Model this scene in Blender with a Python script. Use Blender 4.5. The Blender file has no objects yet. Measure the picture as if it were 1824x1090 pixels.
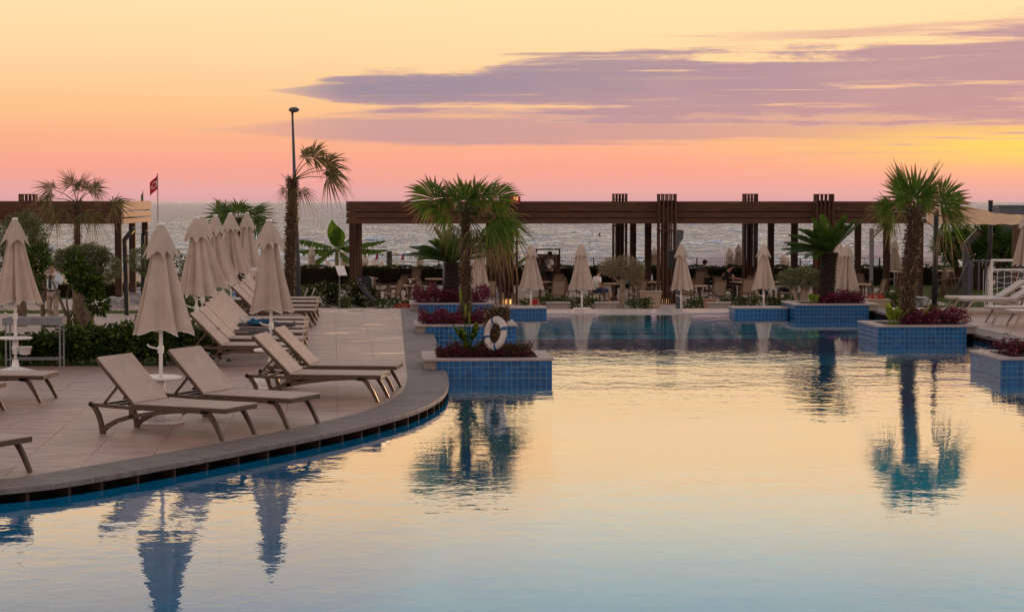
import bpy, math, random
import numpy as np
from mathutils import Vector, Matrix
R = math.radians
random.seed(7); rng = np.random.default_rng(11)
sc = bpy.context.scene
COL = sc.collection
# ------------------------------------------------------------------ camera
CAM = Vector((0, 0, 3.0)); F = 3400.0; PITCH = math.atan((545 - 358.5) / F)
cd = bpy.data.cameras.new('camera'); cam = bpy.data.objects.new('camera', cd); COL.objects.link(cam)
cd.sensor_width = 36; cd.lens = 36 * F / 1824; cd.clip_start = 0.5; cd.clip_end = 60000
cam.location = CAM; cam.rotation_euler = (math.pi / 2 - PITCH, 0, 0)
sc.camera = cam
FW = Vector((0, math.cos(PITCH), -math.sin(PITCH))); UPV = Vector((0, math.sin(PITCH), math.cos(PITCH)))
def ray(px, py): return FW * F + Vector((1, 0, 0)) * (px - 912) + UPV * (545 - py)
def W(px, py, D):                       # the point seen at a pixel at distance D
    d = ray(px, py); return CAM + d * (D / d.y)
def G(px, py, z=0.0):                   # the point seen at a pixel on the level z
    d = ray(px, py); return CAM + d * ((z - CAM.z) / d.z)
def XP(px, D): return W(px, 545, D).x

# ------------------------------------------------------------------ node helpers
class V:
    def __init__(s, t, o): s.t = t; s.o = o
    def m(s, op, *a):
        n = s.t.nodes.new('ShaderNodeMath'); n.operation = op
        for i, x in enumerate((s,) + a):
            if isinstance(x, V): s.t.links.new(x.o, n.inputs[i])
            else: n.inputs[i].default_value = x
        return V(s.t, n.outputs[0])
    def __add__(s, b): return s.m('ADD', b)
    def __radd__(s, b): return s.m('ADD', b)
    def __sub__(s, b): return s.m('SUBTRACT', b)
    def __rsub__(s, b): return (s * -1.0) + b
    def __mul__(s, b): return s.m('MULTIPLY', b)
    def __rmul__(s, b): return s.m('MULTIPLY', b)
    def __truediv__(s, b): return s.m('DIVIDE', b)
    def ss(s, lo, hi):
        n = s.t.nodes.new('ShaderNodeMapRange'); n.interpolation_type = 'SMOOTHSTEP'
        s.t.links.new(s.o, n.inputs[0]); n.inputs[1].default_value = lo; n.inputs[2].default_value = hi
        return V(s.t, n.outputs[0])
    def gauss(s, c, w):
        d = (s - c) * (1.0 / w); return V.exp((d * d) * -1.0)
    def exp(s): return s.m('EXPONENT')
def comb(t, x, y, z):
    n = t.nodes.new('ShaderNodeCombineXYZ')
    for i, a in enumerate((x, y, z)):
        if isinstance(a, V): t.links.new(a.o, n.inputs[i])
        else: n.inputs[i].default_value = a
    return n.outputs[0]
def mixc(t, f, a, b, mode='MIX'):
    n = t.nodes.new('ShaderNodeMix'); n.data_type = 'RGBA'; n.blend_type = mode
    n.clamp_factor = True
    for i, x in ((0, f), (6, a), (7, b)):
        if isinstance(x, V): t.links.new(x.o, n.inputs[i])
        elif hasattr(x, 'is_linked') or hasattr(x, 'links'): t.links.new(x, n.inputs[i])
        elif i == 0: n.inputs[0].default_value = x
        else: n.inputs[i].default_value = (*x[:3], 1)
    return n.outputs[2]
def ramp(t, f, els):
    n = t.nodes.new('ShaderNodeValToRGB'); e = n.color_ramp.elements
    while len(e) < len(els): e.new(0.5)
    for q, (p, c) in zip(e, els): q.position = p; q.color = (*c[:3], 1)
    t.links.new(f.o if isinstance(f, V) else f, n.inputs[0]); return n.outputs[0]
def noise(t, vec, scale, detail=3, rough=0.55, dist=0.0):
    n = t.nodes.new('ShaderNodeTexNoise'); n.inputs['Scale'].default_value = scale
    n.inputs['Detail'].default_value = detail; n.inputs['Roughness'].default_value = rough
    n.inputs['Distortion'].default_value = dist
    if vec is not None: t.links.new(vec, n.inputs['Vector'])
    return V(t, n.outputs[0])

# ------------------------------------------------------------------ world: dusk sky over the sea
SUN_AZ, SUN_EL = R(15.5), R(2.0)
world = bpy.data.worlds.new('World'); sc.world = world; world.use_nodes = True
t = world.node_tree; t.nodes.clear()
out = t.nodes.new('ShaderNodeOutputWorld'); bg = t.nodes.new('ShaderNodeBackground')
tc = t.nodes.new('ShaderNodeTexCoord'); sx = t.nodes.new('ShaderNodeSeparateXYZ'); t.links.new(tc.outputs['Generated'], sx.inputs[0])
X, Y, Z = (V(t, sx.outputs[i]) for i in range(3))
az = X.m('ARCTAN2', Y); el = Z.m('ARCSINE')
p = (el.m('MAXIMUM', 0.0) * (2 / math.pi)).m('POWER', 0.5)
def pe(deg): return math.sqrt(max(deg, 0) / 90)
front = ramp(t, p, [(pe(d), [c / 2 for c in col]) for d, col in (
    (0, (.66, .37, .38)), (.3, (.80, .39, .37)), (1.0, (.93, .38, .295)), (1.8, (.96, .44, .26)), (2.7, (.98, .54, .27)),
    (4.3, (1.0, .66, .355)), (6.0, (1.14, .755, .41)), (7.6, (1.46, .84, .345)), (9.3, (1.60, 1.12, .62)), (11.3, (1.66, 1.32, 1.02)), (13.5, (1.62, 1.46, 1.32)), (16, (1.20, 1.12, 1.06)),
    (20, (.72, .72, .76)), (33, (.42, .41, .45)), (90, (.22, .21, .26)))])
back = ramp(t, p, [(pe(d), [c / 2 for c in col]) for d, col in (
    (0, (.50, .37, .34)), (4, (.96, .71, .58)), (12, (1.26, .96, .79)), (25, (1.0, .79, .69)), (50, (.38, .33, .34)), (90, (.20, .19, .23)))])
fwd = (az - SUN_AZ).m('COSINE').ss(-0.7, 0.85)
base = mixc(t, fwd, back, front)
sc2 = t.nodes.new('ShaderNodeVectorMath'); sc2.operation = 'SCALE'; t.links.new(base, sc2.inputs[0]); sc2.inputs['Scale'].default_value = 2.0
base = sc2.outputs[0]
# warm glow round the set sun, and the paler left side
u = az * 3400.0 + 912.0; w = el * -3400.0 + 358.0
g = az.gauss(.29, .125) * el.gauss(.0285, .0125)

g2 = az.gauss(.10, .22) * el.gauss(.09, .035)
base = mixc(t, g2 * .35, base, (1.04, .80, .42))
nz = noise(t, comb(t, u * (1 / 330.0), w * (1 / 46.0), 0.0), 1.0, 9, .66, .45)
nz2 = noise(t, comb(t, u * (1 / 520.0) + 7.3, w * (1 / 30.0), 2.0), 1.0, 9, .66, .45)
uu = u - 500.0
nz3 = noise(t, comb(t, u * (1 / 620.0) + 3.1, w * (1 / 15.0), 5.0), 1.0, 8, .62, .5)
h = u.ss(470.0, 700.0) * 31.0 + u.ss(760.0, 1150.0) * 26.0 + u.ss(1100.0, 2000.0) * 34.0 + 2.0
yc = 164.0 - u.ss(700.0, 1000.0) * 10.0 - u.ss(1300.0, 2100.0) * 14.0
d1 = 1.0 - (w - yc).m('ABSOLUTE') / h + (nz - .5) * 2.3 + (nz3 - .5) * 2.0
m1 = d1.ss(-.12, .36) * u.ss(480.0, 640.0).m('POWER', .35) * (1.0 - (nz3.ss(.55, .64) * (w - 172.0).gauss(0.0, 26.0) * u.ss(900.0, 1600.0)) * .95)
h2 = uu.ss(-200.0, 300.0) * 26.0 + uu.ss(400.0, 1100.0) * 14.0 + 4.0
d2 = 1.0 - (w - (231.0 - uu * .008)).m('ABSOLUTE') / h2 + (nz2 - .5) * 2.6 + (nz3 - .5) * 1.7
m2 = d2.ss(-.25, .55) * uu.ss(-220.0, 200.0)
d3 = 1.0 - (w - (64.0 - (u - 1500.0) * .05)).m('ABSOLUTE') / 11.0 + (nz2 - .5) * 4.5
m3 = d3.ss(.1, 1.0) * u.ss(1150.0, 1500.0)
rt = u.ss(700.0, 1750.0)
ccol = mixc(t, rt, (.315, .25, .335), (.47, .275, .325))
ccol2 = mixc(t, rt, (.52, .30, .335), (.60, .30, .315))
base = mixc(t, m2 * .78, base, ccol2)
base = mixc(t, m3 * .55, base, ccol2)
base = mixc(t, g * (1.0 - (nz3 - .5).ss(-.05, .2) * .35), base, (1.02, .68, .13))
edge = m1 * (1.0 - m1) * 1.6
base = mixc(t, edge, base, (1.0, .60, .33))
under = ((w - yc) / h).ss(-.2, 1.2) * .45 + (nz2 - .5) * .5
ccol = mixc(t, under, ccol, (.62, .315, .315))
ccol = mixc(t, nz.ss(.42, .75) * .45, ccol, (.58, .345, .35))
base = mixc(t, m1 * .95, base, ccol)
sky = t.nodes.new('ShaderNodeTexSky'); sky.sky_type = 'NISHITA'; sky.sun_disc = False
sky.sun_elevation = SUN_EL; sky.sun_rotation = SUN_AZ; sky.air_density = 1.0; sky.dust_density = 1.5; sky.ozone_density = 2.0
add = t.nodes.new('ShaderNodeAddShader'); bg2 = t.nodes.new('ShaderNodeBackground')
t.links.new(sky.outputs[0], bg2.inputs[0]); bg2.inputs[1].default_value = 0.003
t.links.new(base, bg.inputs[0]); bg.inputs[1].default_value = 1.0
t.links.new(bg.outputs[0], add.inputs[0]); t.links.new(bg2.outputs[0], add.inputs[1]); t.links.new(add.outputs[0], out.inputs[0])
# ------------------------------------------------------------------ sun lamp: the low glow on the right
sl = bpy.data.lights.new('sun', 'SUN'); sl.energy = 1.3; sl.angle = R(9); sl.color = (1, .58, .30)
so = bpy.data.objects.new('sun', sl); COL.objects.link(so)
sd = Vector((math.sin(R(24)) * math.cos(R(5)), math.cos(R(24)) * math.cos(R(5)), math.sin(R(5))))
so.rotation_euler = (-sd).to_track_quat('-Z', 'Y').to_euler(); so.location = (10, 20, 30)
vs = sc.view_settings; vs.view_transform = 'Standard'; vs.look = 'None'; vs.exposure = 0.0; vs.gamma = 1; vs.use_curve_mapping = False
sc.cycles.use_denoising = True
sc.cycles.max_bounces = 8; sc.cycles.transparent_max_bounces = 12

# ------------------------------------------------------------------ materials
MATS = {}
def pmat(name, c, c2=None, rough=.6, ns=6.0, bump=0.0, bs=None, spec=.18, stretch=(1, 1, 1), metal=0.0, detail=4, rnd=0.0, coat=0.0, lo=.35, hi=.65):
    if name in MATS: return MATS[name]
    m = bpy.data.materials.new(name); m.use_nodes = True; t = m.node_tree; b = t.nodes['Principled BSDF']
    b.inputs['Roughness'].default_value = rough; b.inputs['Metallic'].default_value = metal
    b.inputs['Specular IOR Level'].default_value = spec; b.inputs['Coat Weight'].default_value = coat
    tc = t.nodes.new('ShaderNodeTexCoord'); mp = t.nodes.new('ShaderNodeMapping'); mp.inputs['Scale'].default_value = stretch
    t.links.new(tc.outputs['Object'], mp.inputs[0])
    if rnd:
        oi = t.nodes.new('ShaderNodeObjectInfo')
        vm = t.nodes.new('ShaderNodeVectorMath'); vm.operation = 'MULTIPLY_ADD'
        t.links.new(oi.outputs['Random'], vm.inputs[0]); vm.inputs[1].default_value = (37, 91, 53)
        t.links.new(mp.outputs[0], vm.inputs[2]); vec = vm.outputs[0]
    else: vec = mp.outputs[0]
    n = noise(t, vec, ns, detail, .6)
    col = mixc(t, n.ss(lo, hi), c, c2 or [x * .75 for x in c])
    if rnd:
        r = V(t, oi.outputs['Random'])
        col = mixc(t, 1.0, col, comb(t, r * rnd + (1 - rnd / 2), r * rnd + (1 - rnd / 2), r * rnd + (1 - rnd / 2)), 'MULTIPLY')
    t.links.new(col, b.inputs['Base Color'])
    if bump:
        bn = t.nodes.new('ShaderNodeBump'); bn.inputs['Strength'].default_value = 1; bn.inputs['Distance'].default_value = bump
        n2 = noise(t, vec, bs or ns * 3, 3); t.links.new(n2.o, bn.inputs['Height']); t.links.new(bn.outputs[0], b.inputs['Normal'])
    rr = n * .16 + (rough - .08); t.links.new(rr.o, b.inputs['Roughness'])
    MATS[name] = m; return m
def leafmat(name, c1, c2, c3=None, trans=.3, rough=.5, tip=None):
    if name in MATS: return MATS[name]
    m = bpy.data.materials.new(name); m.use_nodes = True; t = m.node_tree; b = t.nodes['Principled BSDF']; o = t.nodes['Material Output']
    ge = t.nodes.new('ShaderNodeNewGeometry'); r = V(t, ge.outputs['Random Per Island'])
    col = ramp(t, r, [(0, c1), (.6, c2), (1, c3 or c2)])
    tc = t.nodes.new('ShaderNodeTexCoord'); n = noise(t, tc.outputs['Object'], 5.0, 3)
    col = mixc(t, n.ss(.4, .75) * .5, col, [x * .55 for x in c1])
    if tip:
        at = t.nodes.new('ShaderNodeAttribute'); at.attribute_name = 'tip'
        col = mixc(t, (V(t, at.outputs['Fac']) + (n - .5) * .35).ss(.55, .95), col, tip)
    b.inputs['Roughness'].default_value = rough; b.inputs['Specular IOR Level'].default_value = .12
    t.links.new(col, b.inputs['Base Color'])
    tr = t.nodes.new('ShaderNodeBsdfTranslucent'); t.links.new(mixc(t, 1.0, col, (1.25, 1.3, .7), 'MULTIPLY'), tr.inputs[0])
    mx = t.nodes.new('ShaderNodeMixShader'); mx.inputs[0].default_value = trans
    t.links.new(b.outputs[0], mx.inputs[1]); t.links.new(tr.outputs[0], mx.inputs[2]); t.links.new(mx.outputs[0], o.inputs[0])
    MATS[name] = m; return m
def emat(name, c, s):
    if name in MATS: return MATS[name]
    m = bpy.data.materials.new(name); m.use_nodes = True; t = m.node_tree; b = t.nodes['Principled BSDF']
    b.inputs['Base Color'].default_value = (*c, 1); b.inputs['Emission Color'].default_value = (*c, 1); b.inputs['Emission Strength'].default_value = s
    MATS[name] = m; return m

deck_m = pmat('deck_tile_stone', (.42, .285, .238), (.29, .19, .158), rough=.50, ns=1.6, bump=.003, bs=5, stretch=(1.0, 5.0, 1.0), rnd=.10, spec=.35, detail=7)
grout_m = pmat('tile_grout', (.33, .225, .188), rough=.8)
def wet(m):
    t = m.node_tree; b = t.nodes['Principled BSDF']; lk = b.inputs['Roughness'].links[0]; src = V(t, lk.from_socket)
    ge = t.nodes.new('ShaderNodeNewGeometry'); sp = t.nodes.new('ShaderNodeSeparateXYZ'); t.links.new(ge.outputs['Position'], sp.inputs[0])
    x, y = V(t, sp.outputs[0]), V(t, sp.outputs[1]); n = noise(t, comb(t, x * .55, y * 1.5, 0.0), 1.0, 5, .62, .5); far = y.ss(32.0, 40.0)
    k = n.ss(.60, .68) * far; r = src * (1.0 - k * .86); t.links.new(r.o, b.inputs['Roughness'])
    sp_ = (n.ss(.50, .62) * far) * .35 + .35; t.links.new(sp_.o, b.inputs['Specular IOR Level'])
wet(deck_m)
coping_m = pmat('grey_coping_stone', (.185, .158, .158), (.13, .112, .114), rough=.62, spec=.25, ns=2.0, bump=.002, bs=30, stretch=(2, 5, 1), rnd=.16, detail=6)
rim_m = pmat('planter_rim_stone', (.40, .335, .32), (.33, .275, .265), rough=.55, ns=4, bump=.001, rnd=.10)
clad_m = pmat('stone_cladding', (.28, .235, .215), (.22, .185, .17), rough=.65, ns=9, bump=.002, rnd=.1)
mosaic_m = pmat('blue_mosaic_glaze', (.006, .105, .28), (.004, .075, .21), rough=.22, ns=9, rnd=.45, spec=.3)
mgrout_m = pmat('blue_mosaic_grout', (.24, .36, .46), (.19, .31, .41), rough=.6)
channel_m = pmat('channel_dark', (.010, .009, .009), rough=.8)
rib_m = pmat('channel_rib', (.055, .033, .027), rough=.7)
wood_m = pmat('pergola_wood', (.098, .047, .030), (.060, .028, .018), rough=.58, ns=3.0, bump=.0015, stretch=(.5, 3, 6), rnd=.30, detail=6)
shaded_post_m = pmat('shade_tone_post_wood', (.055, .026, .017), (.032, .015, .010), rough=.6, ns=3.0, stretch=(6, 6, .5), rnd=.2, detail=6)  # pergola wood darkened for every post, shade under the roof put into the colour
lit_wood_m = pmat('lit_tone_wood', (.40, .235, .155), (.33, .19, .125), rough=.6, ns=4, stretch=(3, .5, 6), rnd=.18)  # paler copy of the pergola wood, low light painted into its colour
marble_m = pmat('grey_marble', (.33, .33, .35), (.14, .145, .16), rough=.4, ns=5, detail=8, lo=.42, hi=.6)
canvas_m = pmat('parasol_canvas', (.60, .515, .45), (.52, .445, .39), rnd=.14, rough=.9, ns=5, bump=.0015, bs=260, spec=.1)
def glow_through(m, k, c):
    t = m.node_tree; o = t.nodes['Material Output']; b = t.nodes['Principled BSDF']; tr = t.nodes.new('ShaderNodeBsdfTranslucent'); tr.inputs[0].default_value = (*c, 1)
    mx = t.nodes.new('ShaderNodeMixShader'); mx.inputs[0].default_value = k; t.links.new(b.outputs[0], mx.inputs[1]); t.links.new(tr.outputs[0], mx.inputs[2]); t.links.new(mx.outputs[0], o.inputs[0])
glow_through(canvas_m, .22, (.62, .45, .28))
hem_m = pmat('parasol_piping', (.80, .75, .70), rough=.7)
white_m = pmat('white_paint', (.78, .76, .76), (.70, .68, .68), rough=.4, ns=8)
frame_m = pmat('lounger_resin', (.098, .068, .052), (.074, .051, .039), rough=.38, ns=12, bump=.0004, bs=200)
sling_m = pmat('lounger_sling', (.49, .40, .355), (.43, .35, .31), rough=.75, ns=5, bump=.0012, bs=420, spec=.2)
slingw_m = pmat('pale_sling', (.56, .51, .49), (.50, .455, .44), rough=.7, ns=6, bump=.001, bs=300)
resinw_m = pmat('pale_resin', (.36, .31, .28), (.31, .265, .24), rough=.5, ns=10)
grey_m = pmat('grey_metal', (.24, .25, .28), (.19, .20, .22), rough=.42, ns=8)
dark_m = pmat('dark_metal', (.030, .030, .033), (.022, .022, .024), rough=.45, ns=10)
lampgrey_m = pmat('lamp_metal', (.09, .095, .115), (.07, .074, .09), rough=.45, ns=10)
chair_m = pmat('teak_frame', (.13, .078, .05), (.09, .053, .035), rough=.6, ns=10, rnd=.3)
mesh_m = pmat('chair_textile', (.25, .19, .145), (.21, .16, .12), rough=.85, ns=40, rnd=.25)
table_m = pmat('table_top_wood', (.50, .36, .25), (.40, .28, .19), rough=.55, ns=8, rnd=.2)
darksling_m = pmat('dark_sling', (.045, .045, .052), (.035, .035, .04), rough=.8, ns=40)
soil_m = pmat('soil', (.035, .024, .018), (.02, .014, .011), rough=.95, ns=20, bump=.02)
lawn_m = pmat('lawn_grass', (.045, .08, .010), (.07, .105, .014), rough=.9, ns=14, bump=.02, bs=60, detail=8)
path_m = pmat('path_stone', (.50, .40, .36), (.43, .34, .30), rough=.6, ns=3, bump=.003, bs=12, rnd=.12)
sand_m = pmat('beach_sand', (.48, .37, .28), (.40, .31, .235), rough=.95, ns=1.4, bump=.03, bs=6)
trunk_m = pmat('palm_trunk', (.085, .053, .034), (.032, .020, .013), rough=.95, ns=9, bump=.02, bs=24, stretch=(1, 1, 2.5), detail=6)
fibre_m = leafmat('palm_fibre', (.06, .038, .025), (.19, .13, .085), (.42, .32, .23), trans=.12, rough=.9)
fan_m = leafmat('palm_frond', (.05, .098, .016), (.085, .15, .027), (.15, .22, .05), trans=.40, rough=.42, tip=(.24, .155, .09))
fandry_m = leafmat('dry_frond', (.045, .06, .016), (.11, .10, .042), (.24, .175, .10), trans=.25, rough=.7, tip=(.26, .18, .11))
cyc_m = leafmat('cycad_frond', (.042, .085, .018), (.07, .125, .024), (.11, .165, .04), trans=.3, rough=.35, tip=(.10, .13, .04))
cyctrunk_m = pmat('cycad_trunk', (.055, .036, .026), (.022, .014, .010), rough=.95, ns=22, bump=.01, bs=40)
olive_m = leafmat('olive_leaf', (.065, .082, .038), (.15, .17, .095), (.29, .29, .19), trans=.25)
olive2_m = leafmat('grey_olive_leaf', (.22, .17, .12), (.31, .25, .18), (.25, .25, .15), trans=.25)
green_m = leafmat('broad_leaf', (.013, .030, .006), (.035, .072, .011), (.15, .19, .03), trans=.32, rough=.35)
hedge_m = leafmat('hedge_leaf', (.009, .015, .005), (.016, .025, .006), (.10, .14, .025), trans=.45)
purple_m = leafmat('purple_leaf', (.045, .010, .016), (.12, .019, .045), (.29, .045, .125), trans=.3)
purpled_m = leafmat('dark_red_leaf', (.030, .011, .011), (.07, .017, .022), (.19, .035, .07), trans=.3)
banana_m = leafmat('banana_leaf', (.055, .11, .018), (.085, .16, .028), (.14, .21, .04), trans=.4, rough=.35)
lime_m = leafmat('lime_leaf', (.16, .22, .03), (.22, .29, .045), (.30, .34, .07), trans=.4, rough=.35)
bark_m = pmat('olive_bark', (.17, .125, .095), (.085, .062, .047), rough=.9, ns=14, bump=.012, bs=25, stretch=(1, 1, .35))
bark2_m = pmat('grey_bark', (.31, .245, .19), (.19, .145, .11), rough=.9, ns=12, bump=.01, bs=25, stretch=(1, 1, .35))
skin_m = pmat('skin', (.36, .21, .145), (.32, .185, .125), rough=.5)
skind_m = pmat('skin_tanned', (.16, .085, .058), (.13, .07, .05), rough=.5)
hair_m = pmat('dark_hair', (.018, .013, .011), rough=.6)
terra_m = pmat('terracotta', (.33, .165, .105), (.26, .125, .08), rough=.8, ns=12)
red_m = pmat('red_cloth', (.45, .018, .025), (.38, .014, .02), rough=.8)
blue_m = pmat('blue_towel', (.022, .115, .22), (.015, .07, .14), rough=.95, ns=9, bump=.01, bs=80)
towel_m = pmat('grey_towel', (.105, .095, .10), (.065, .06, .066), rough=.95, ns=14, bump=.01, bs=90)
sail_m = pmat('shade_cloth', (.50, .34, .21), (.44, .29, .175), rough=.9, ns=3)

# ------------------------------------------------------------------ mesh builder
class MB:
    def __init__(s): s.v = []; s.f = []; s.tip = None
    def add(s, v, f):
        o = len(s.v); s.v.extend([tuple(q) for q in v]); s.f.extend([tuple(i + o for i in q) for q in f]); return s
    def box(s, c, d, rz=0.0, rx=0.0, ry=0.0):
        a, b, e = d[0] / 2, d[1] / 2, d[2] / 2
        vs = [Vector((x * a, y * b, z * e)) for x in (-1, 1) for y in (-1, 1) for z in (-1, 1)]
        if rz or rx or ry:
            M_ = Matrix.Rotation(rz, 3, 'Z') @ Matrix.Rotation(ry, 3, 'Y') @ Matrix.Rotation(rx, 3, 'X'); vs = [M_ @ q for q in vs]
        c = Vector(c)
        return s.add([q + c for q in vs], [(0, 1, 3, 2), (4, 6, 7, 5), (0, 4, 5, 1), (2, 3, 7, 6), (0, 2, 6, 4), (1, 5, 7, 3)])
    def bbox(s, c, d, bv=.01):          # box with chamfered vertical and top edges
        a, b, e = d[0] / 2, d[1] / 2, d[2] / 2; rings = []
        for z, i in ((-e, bv), (-e + bv, 0), (e - bv, 0), (e, bv)):
            k = [(-a + i, -b + bv), (-a + bv, -b + i), (a - bv, -b + i), (a - i, -b + bv), (a - i, b - bv), (a - bv, b - i), (-a + bv, b - i), (-a + i, b - bv)]
            rings.append([(c[0] + x, c[1] + y, c[2] + z) for x, y in k])
        vs = [q for r in rings for q in r]; f = [tuple(range(7, -1, -1)), tuple(range(24, 32))]
        for r in range(3):
            for k in range(8): f.append((r * 8 + k, r * 8 + (k + 1) % 8, r * 8 + 8 + (k + 1) % 8, r * 8 + 8 + k))
        return s.add(vs, f)
    def prism(s, pts, z0, z1):
        n = len(pts); vs = [(x, y, z0) for x, y in pts] + [(x, y, z1) for x, y in pts]
        f = [tuple(range(n - 1, -1, -1)), tuple(range(n, 2 * n))] + [(i, (i + 1) % n, n + (i + 1) % n, n + i) for i in range(n)]
        return s.add(vs, f)
    def bar(s, p, q, w, h=None, up=(0, 0, 1)):
        return s.sweep([p, q], w, h or w, up)
    def sweep(s, pts, w, h, up=(0, 0, 1)):     # rectangular section along a path
        pts = [Vector(q) for q in pts]; up = Vector(up); n = len(pts); vs = []
        for i, q in enumerate(pts):
            d = (pts[min(i + 1, n - 1)] - pts[max(i - 1, 0)]).normalized()
            sd = d.cross(up)
            if sd.length < 1e-4: sd = d.cross(Vector((0, 1, 0)))
            sd.normalize(); u2 = sd.cross(d).normalized()
            ww = w[i] if isinstance(w, (list, tuple)) else w; hh = h[i] if isinstance(h, (list, tuple)) else h
            for a, b in ((-1, -1), (1, -1), (1, 1), (-1, 1)): vs.append(q + sd * (a * ww / 2) + u2 * (b * hh / 2))
        f = [(0, 1, 2, 3), tuple(4 * (n - 1) + k for k in (3, 2, 1, 0))]
        for i in range(n - 1):
            for k in range(4): f.append((4 * i + k, 4 * i + 4 + k, 4 * i + 4 + (k + 1) % 4, 4 * i + (k + 1) % 4))
        return s.add(vs, f)
    def tube(s, pts, r, n=8, cap=True):
        pts = [Vector(q) for q in pts]; m = len(pts); vs = []; ref = Vector((0.3, 0.9, 0.1)).normalized()
        for i, q in enumerate(pts):
            d = (pts[min(i + 1, m - 1)] - pts[max(i - 1, 0)]).normalized()
            a = d.cross(ref)
            if a.length < .05: a = d.cross(Vector((1, 0, 0)))
            a.normalize(); b = d.cross(a)
            rr = r[i] if isinstance(r, (list, tuple)) else r
            for k in range(n): th = 2 * math.pi * k / n; vs.append(q + a * (rr * math.cos(th)) + b * (rr * math.sin(th)))
        f = []
        for i in range(m - 1):
            for k in range(n): f.append((i * n + k, i * n + (k + 1) % n, (i + 1) * n + (k + 1) % n, (i + 1) * n + k))
        if cap: f += [tuple(range(n - 1, -1, -1)), tuple(range((m - 1) * n, m * n))]
        return s.add(vs, f)
    def lathe(s, prof, n=24, c=(0, 0, 0), sx=1, sy=1):
        m = len(prof); vs = [(c[0] + r * math.cos(2 * math.pi * k / n) * sx, c[1] + r * math.sin(2 * math.pi * k / n) * sy, c[2] + z) for r, z in prof for k in range(n)]
        f = [(i * n + k, i * n + (k + 1) % n, (i + 1) * n + (k + 1) % n, (i + 1) * n + k) for i in range(m - 1) for k in range(n)]
        f += [tuple(range(n - 1, -1, -1)), tuple(range((m - 1) * n, m * n))]
        return s.add(vs, f)
    def ball(s, c, r, n=10, m=6):
        rx, ry, rz = (r, r, r) if not isinstance(r, (tuple, list)) else r
        prof = [(max(math.sin(math.pi * i / m), .02), -math.cos(math.pi * i / m)) for i in range(m + 1)]
        vs = [(c[0] + a * math.cos(2 * math.pi * k / n) * rx, c[1] + a * math.sin(2 * math.pi * k / n) * ry, c[2] + z * rz) for a, z in prof for k in range(n)]
        f = [(i * n + k, i * n + (k + 1) % n, (i + 1) * n + (k + 1) % n, (i + 1) * n + k) for i in range(m) for k in range(n)]
        f += [tuple(range(n - 1, -1, -1)), tuple(range(m * n, (m + 1) * n))]
        return s.add(vs, f)
    def build(s, name, mat, parent=None, smooth=False, loc=None):
        me = bpy.data.meshes.new(name); me.from_pydata(s.v, [], s.f); me.update()
        if s.tip is not None:
            a = me.attributes.new('tip', 'FLOAT', 'POINT'); a.data.foreach_set('value', np.array(s.tip, dtype=np.float32))
        return link(name, me, mat, parent, smooth, loc)
def link(name, me, mat, parent=None, smooth=False, loc=None):
    if mat and not me.materials: me.materials.append(mat)
    if smooth: me.polygons.foreach_set('use_smooth', [True] * len(me.polygons)); me.update()
    o = bpy.data.objects.new(name, me); COL.objects.link(o)
    if parent is not None: o.parent = parent
    if loc is not None: o.location = loc
    return o
def npmesh(name, V_, F_, mat, parent=None, loc=None, tip=None):
    me = bpy.data.meshes.new(name); nv, nf, k = len(V_), len(F_), F_.shape[1]
    me.vertices.add(nv); me.vertices.foreach_set('co', np.ascontiguousarray(V_, dtype=np.float32).ravel())
    me.loops.add(nf * k); me.loops.foreach_set('vertex_index', np.ascontiguousarray(F_, dtype=np.int32).ravel())
    me.polygons.add(nf); me.polygons.foreach_set('loop_start', np.arange(0, nf * k, k, dtype=np.int32))
    me.update(calc_edges=True); me.validate()
    if tip is not None:
        a = me.attributes.new('tip', 'FLOAT', 'POINT'); a.data.foreach_set('value', np.asarray(tip, dtype=np.float32))
    return link(name, me, mat, parent, False, loc)
def tag(o, label=None, cat=None, group=None, kind=None):
    if label: o['label'] = label
    if cat: o['category'] = cat
    if group: o['group'] = group
    if kind: o['kind'] = kind
    return o
def thing(name, label, cat, loc=(0, 0, 0), rz=0.0, group=None):
    o = bpy.data.objects.new(name, None); COL.objects.link(o); o.location = loc; o.rotation_euler = (0, 0, rz); o.empty_display_size = .2
    return tag(o, label, cat, group)
KIDS = {}
def dup(root, loc, rz, label=None):
    def cp(o, par):
        c = o.copy(); COL.objects.link(c)
        if par is not None: c.parent = par
        for ch in list(o.children): cp(ch, c)
        return c
    r = cp(root, None); r.location = loc; r.rotation_euler = (0, 0, rz)
    if label: r['label'] = label
    return r
def leaves(P, D, L, Wd, fold=.25, droop=.0):
    """diamond leaves: P bases (n,3), D unit directions, L lengths, Wd widths -> verts, tris"""
    n = len(P); rv = rng.normal(size=(n, 3)); S = np.cross(D, rv); S /= np.linalg.norm(S, axis=1)[:, None] + 1e-9
    N = np.cross(S, D); L = np.broadcast_to(L, n)[:, None]; Wd = np.broadcast_to(Wd, n)[:, None]
    mid = P + D * L * .5 - np.array([0, 0, 1.0]) * L * droop * .3
    tipp = P + D * L - np.array([0, 0, 1.0]) * L * droop
    a = mid + S * Wd * .5 + N * Wd * fold; b = mid - S * Wd * .5 + N * Wd * fold
    Vv = np.stack([P, a, tipp, b], 1).reshape(-1, 3)
    i = np.arange(n)[:, None] * 4
    Ff = np.concatenate([i + np.array([[0, 1, 2]]), i + np.array([[0, 2, 3]])], 1).reshape(-1, 3)
    return Vv, Ff
def unit(a): return a / (np.linalg.norm(a, axis=1)[:, None] + 1e-9)
def ground_z(D): return -.027 * min(max(D - 37, 0), 37)
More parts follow.
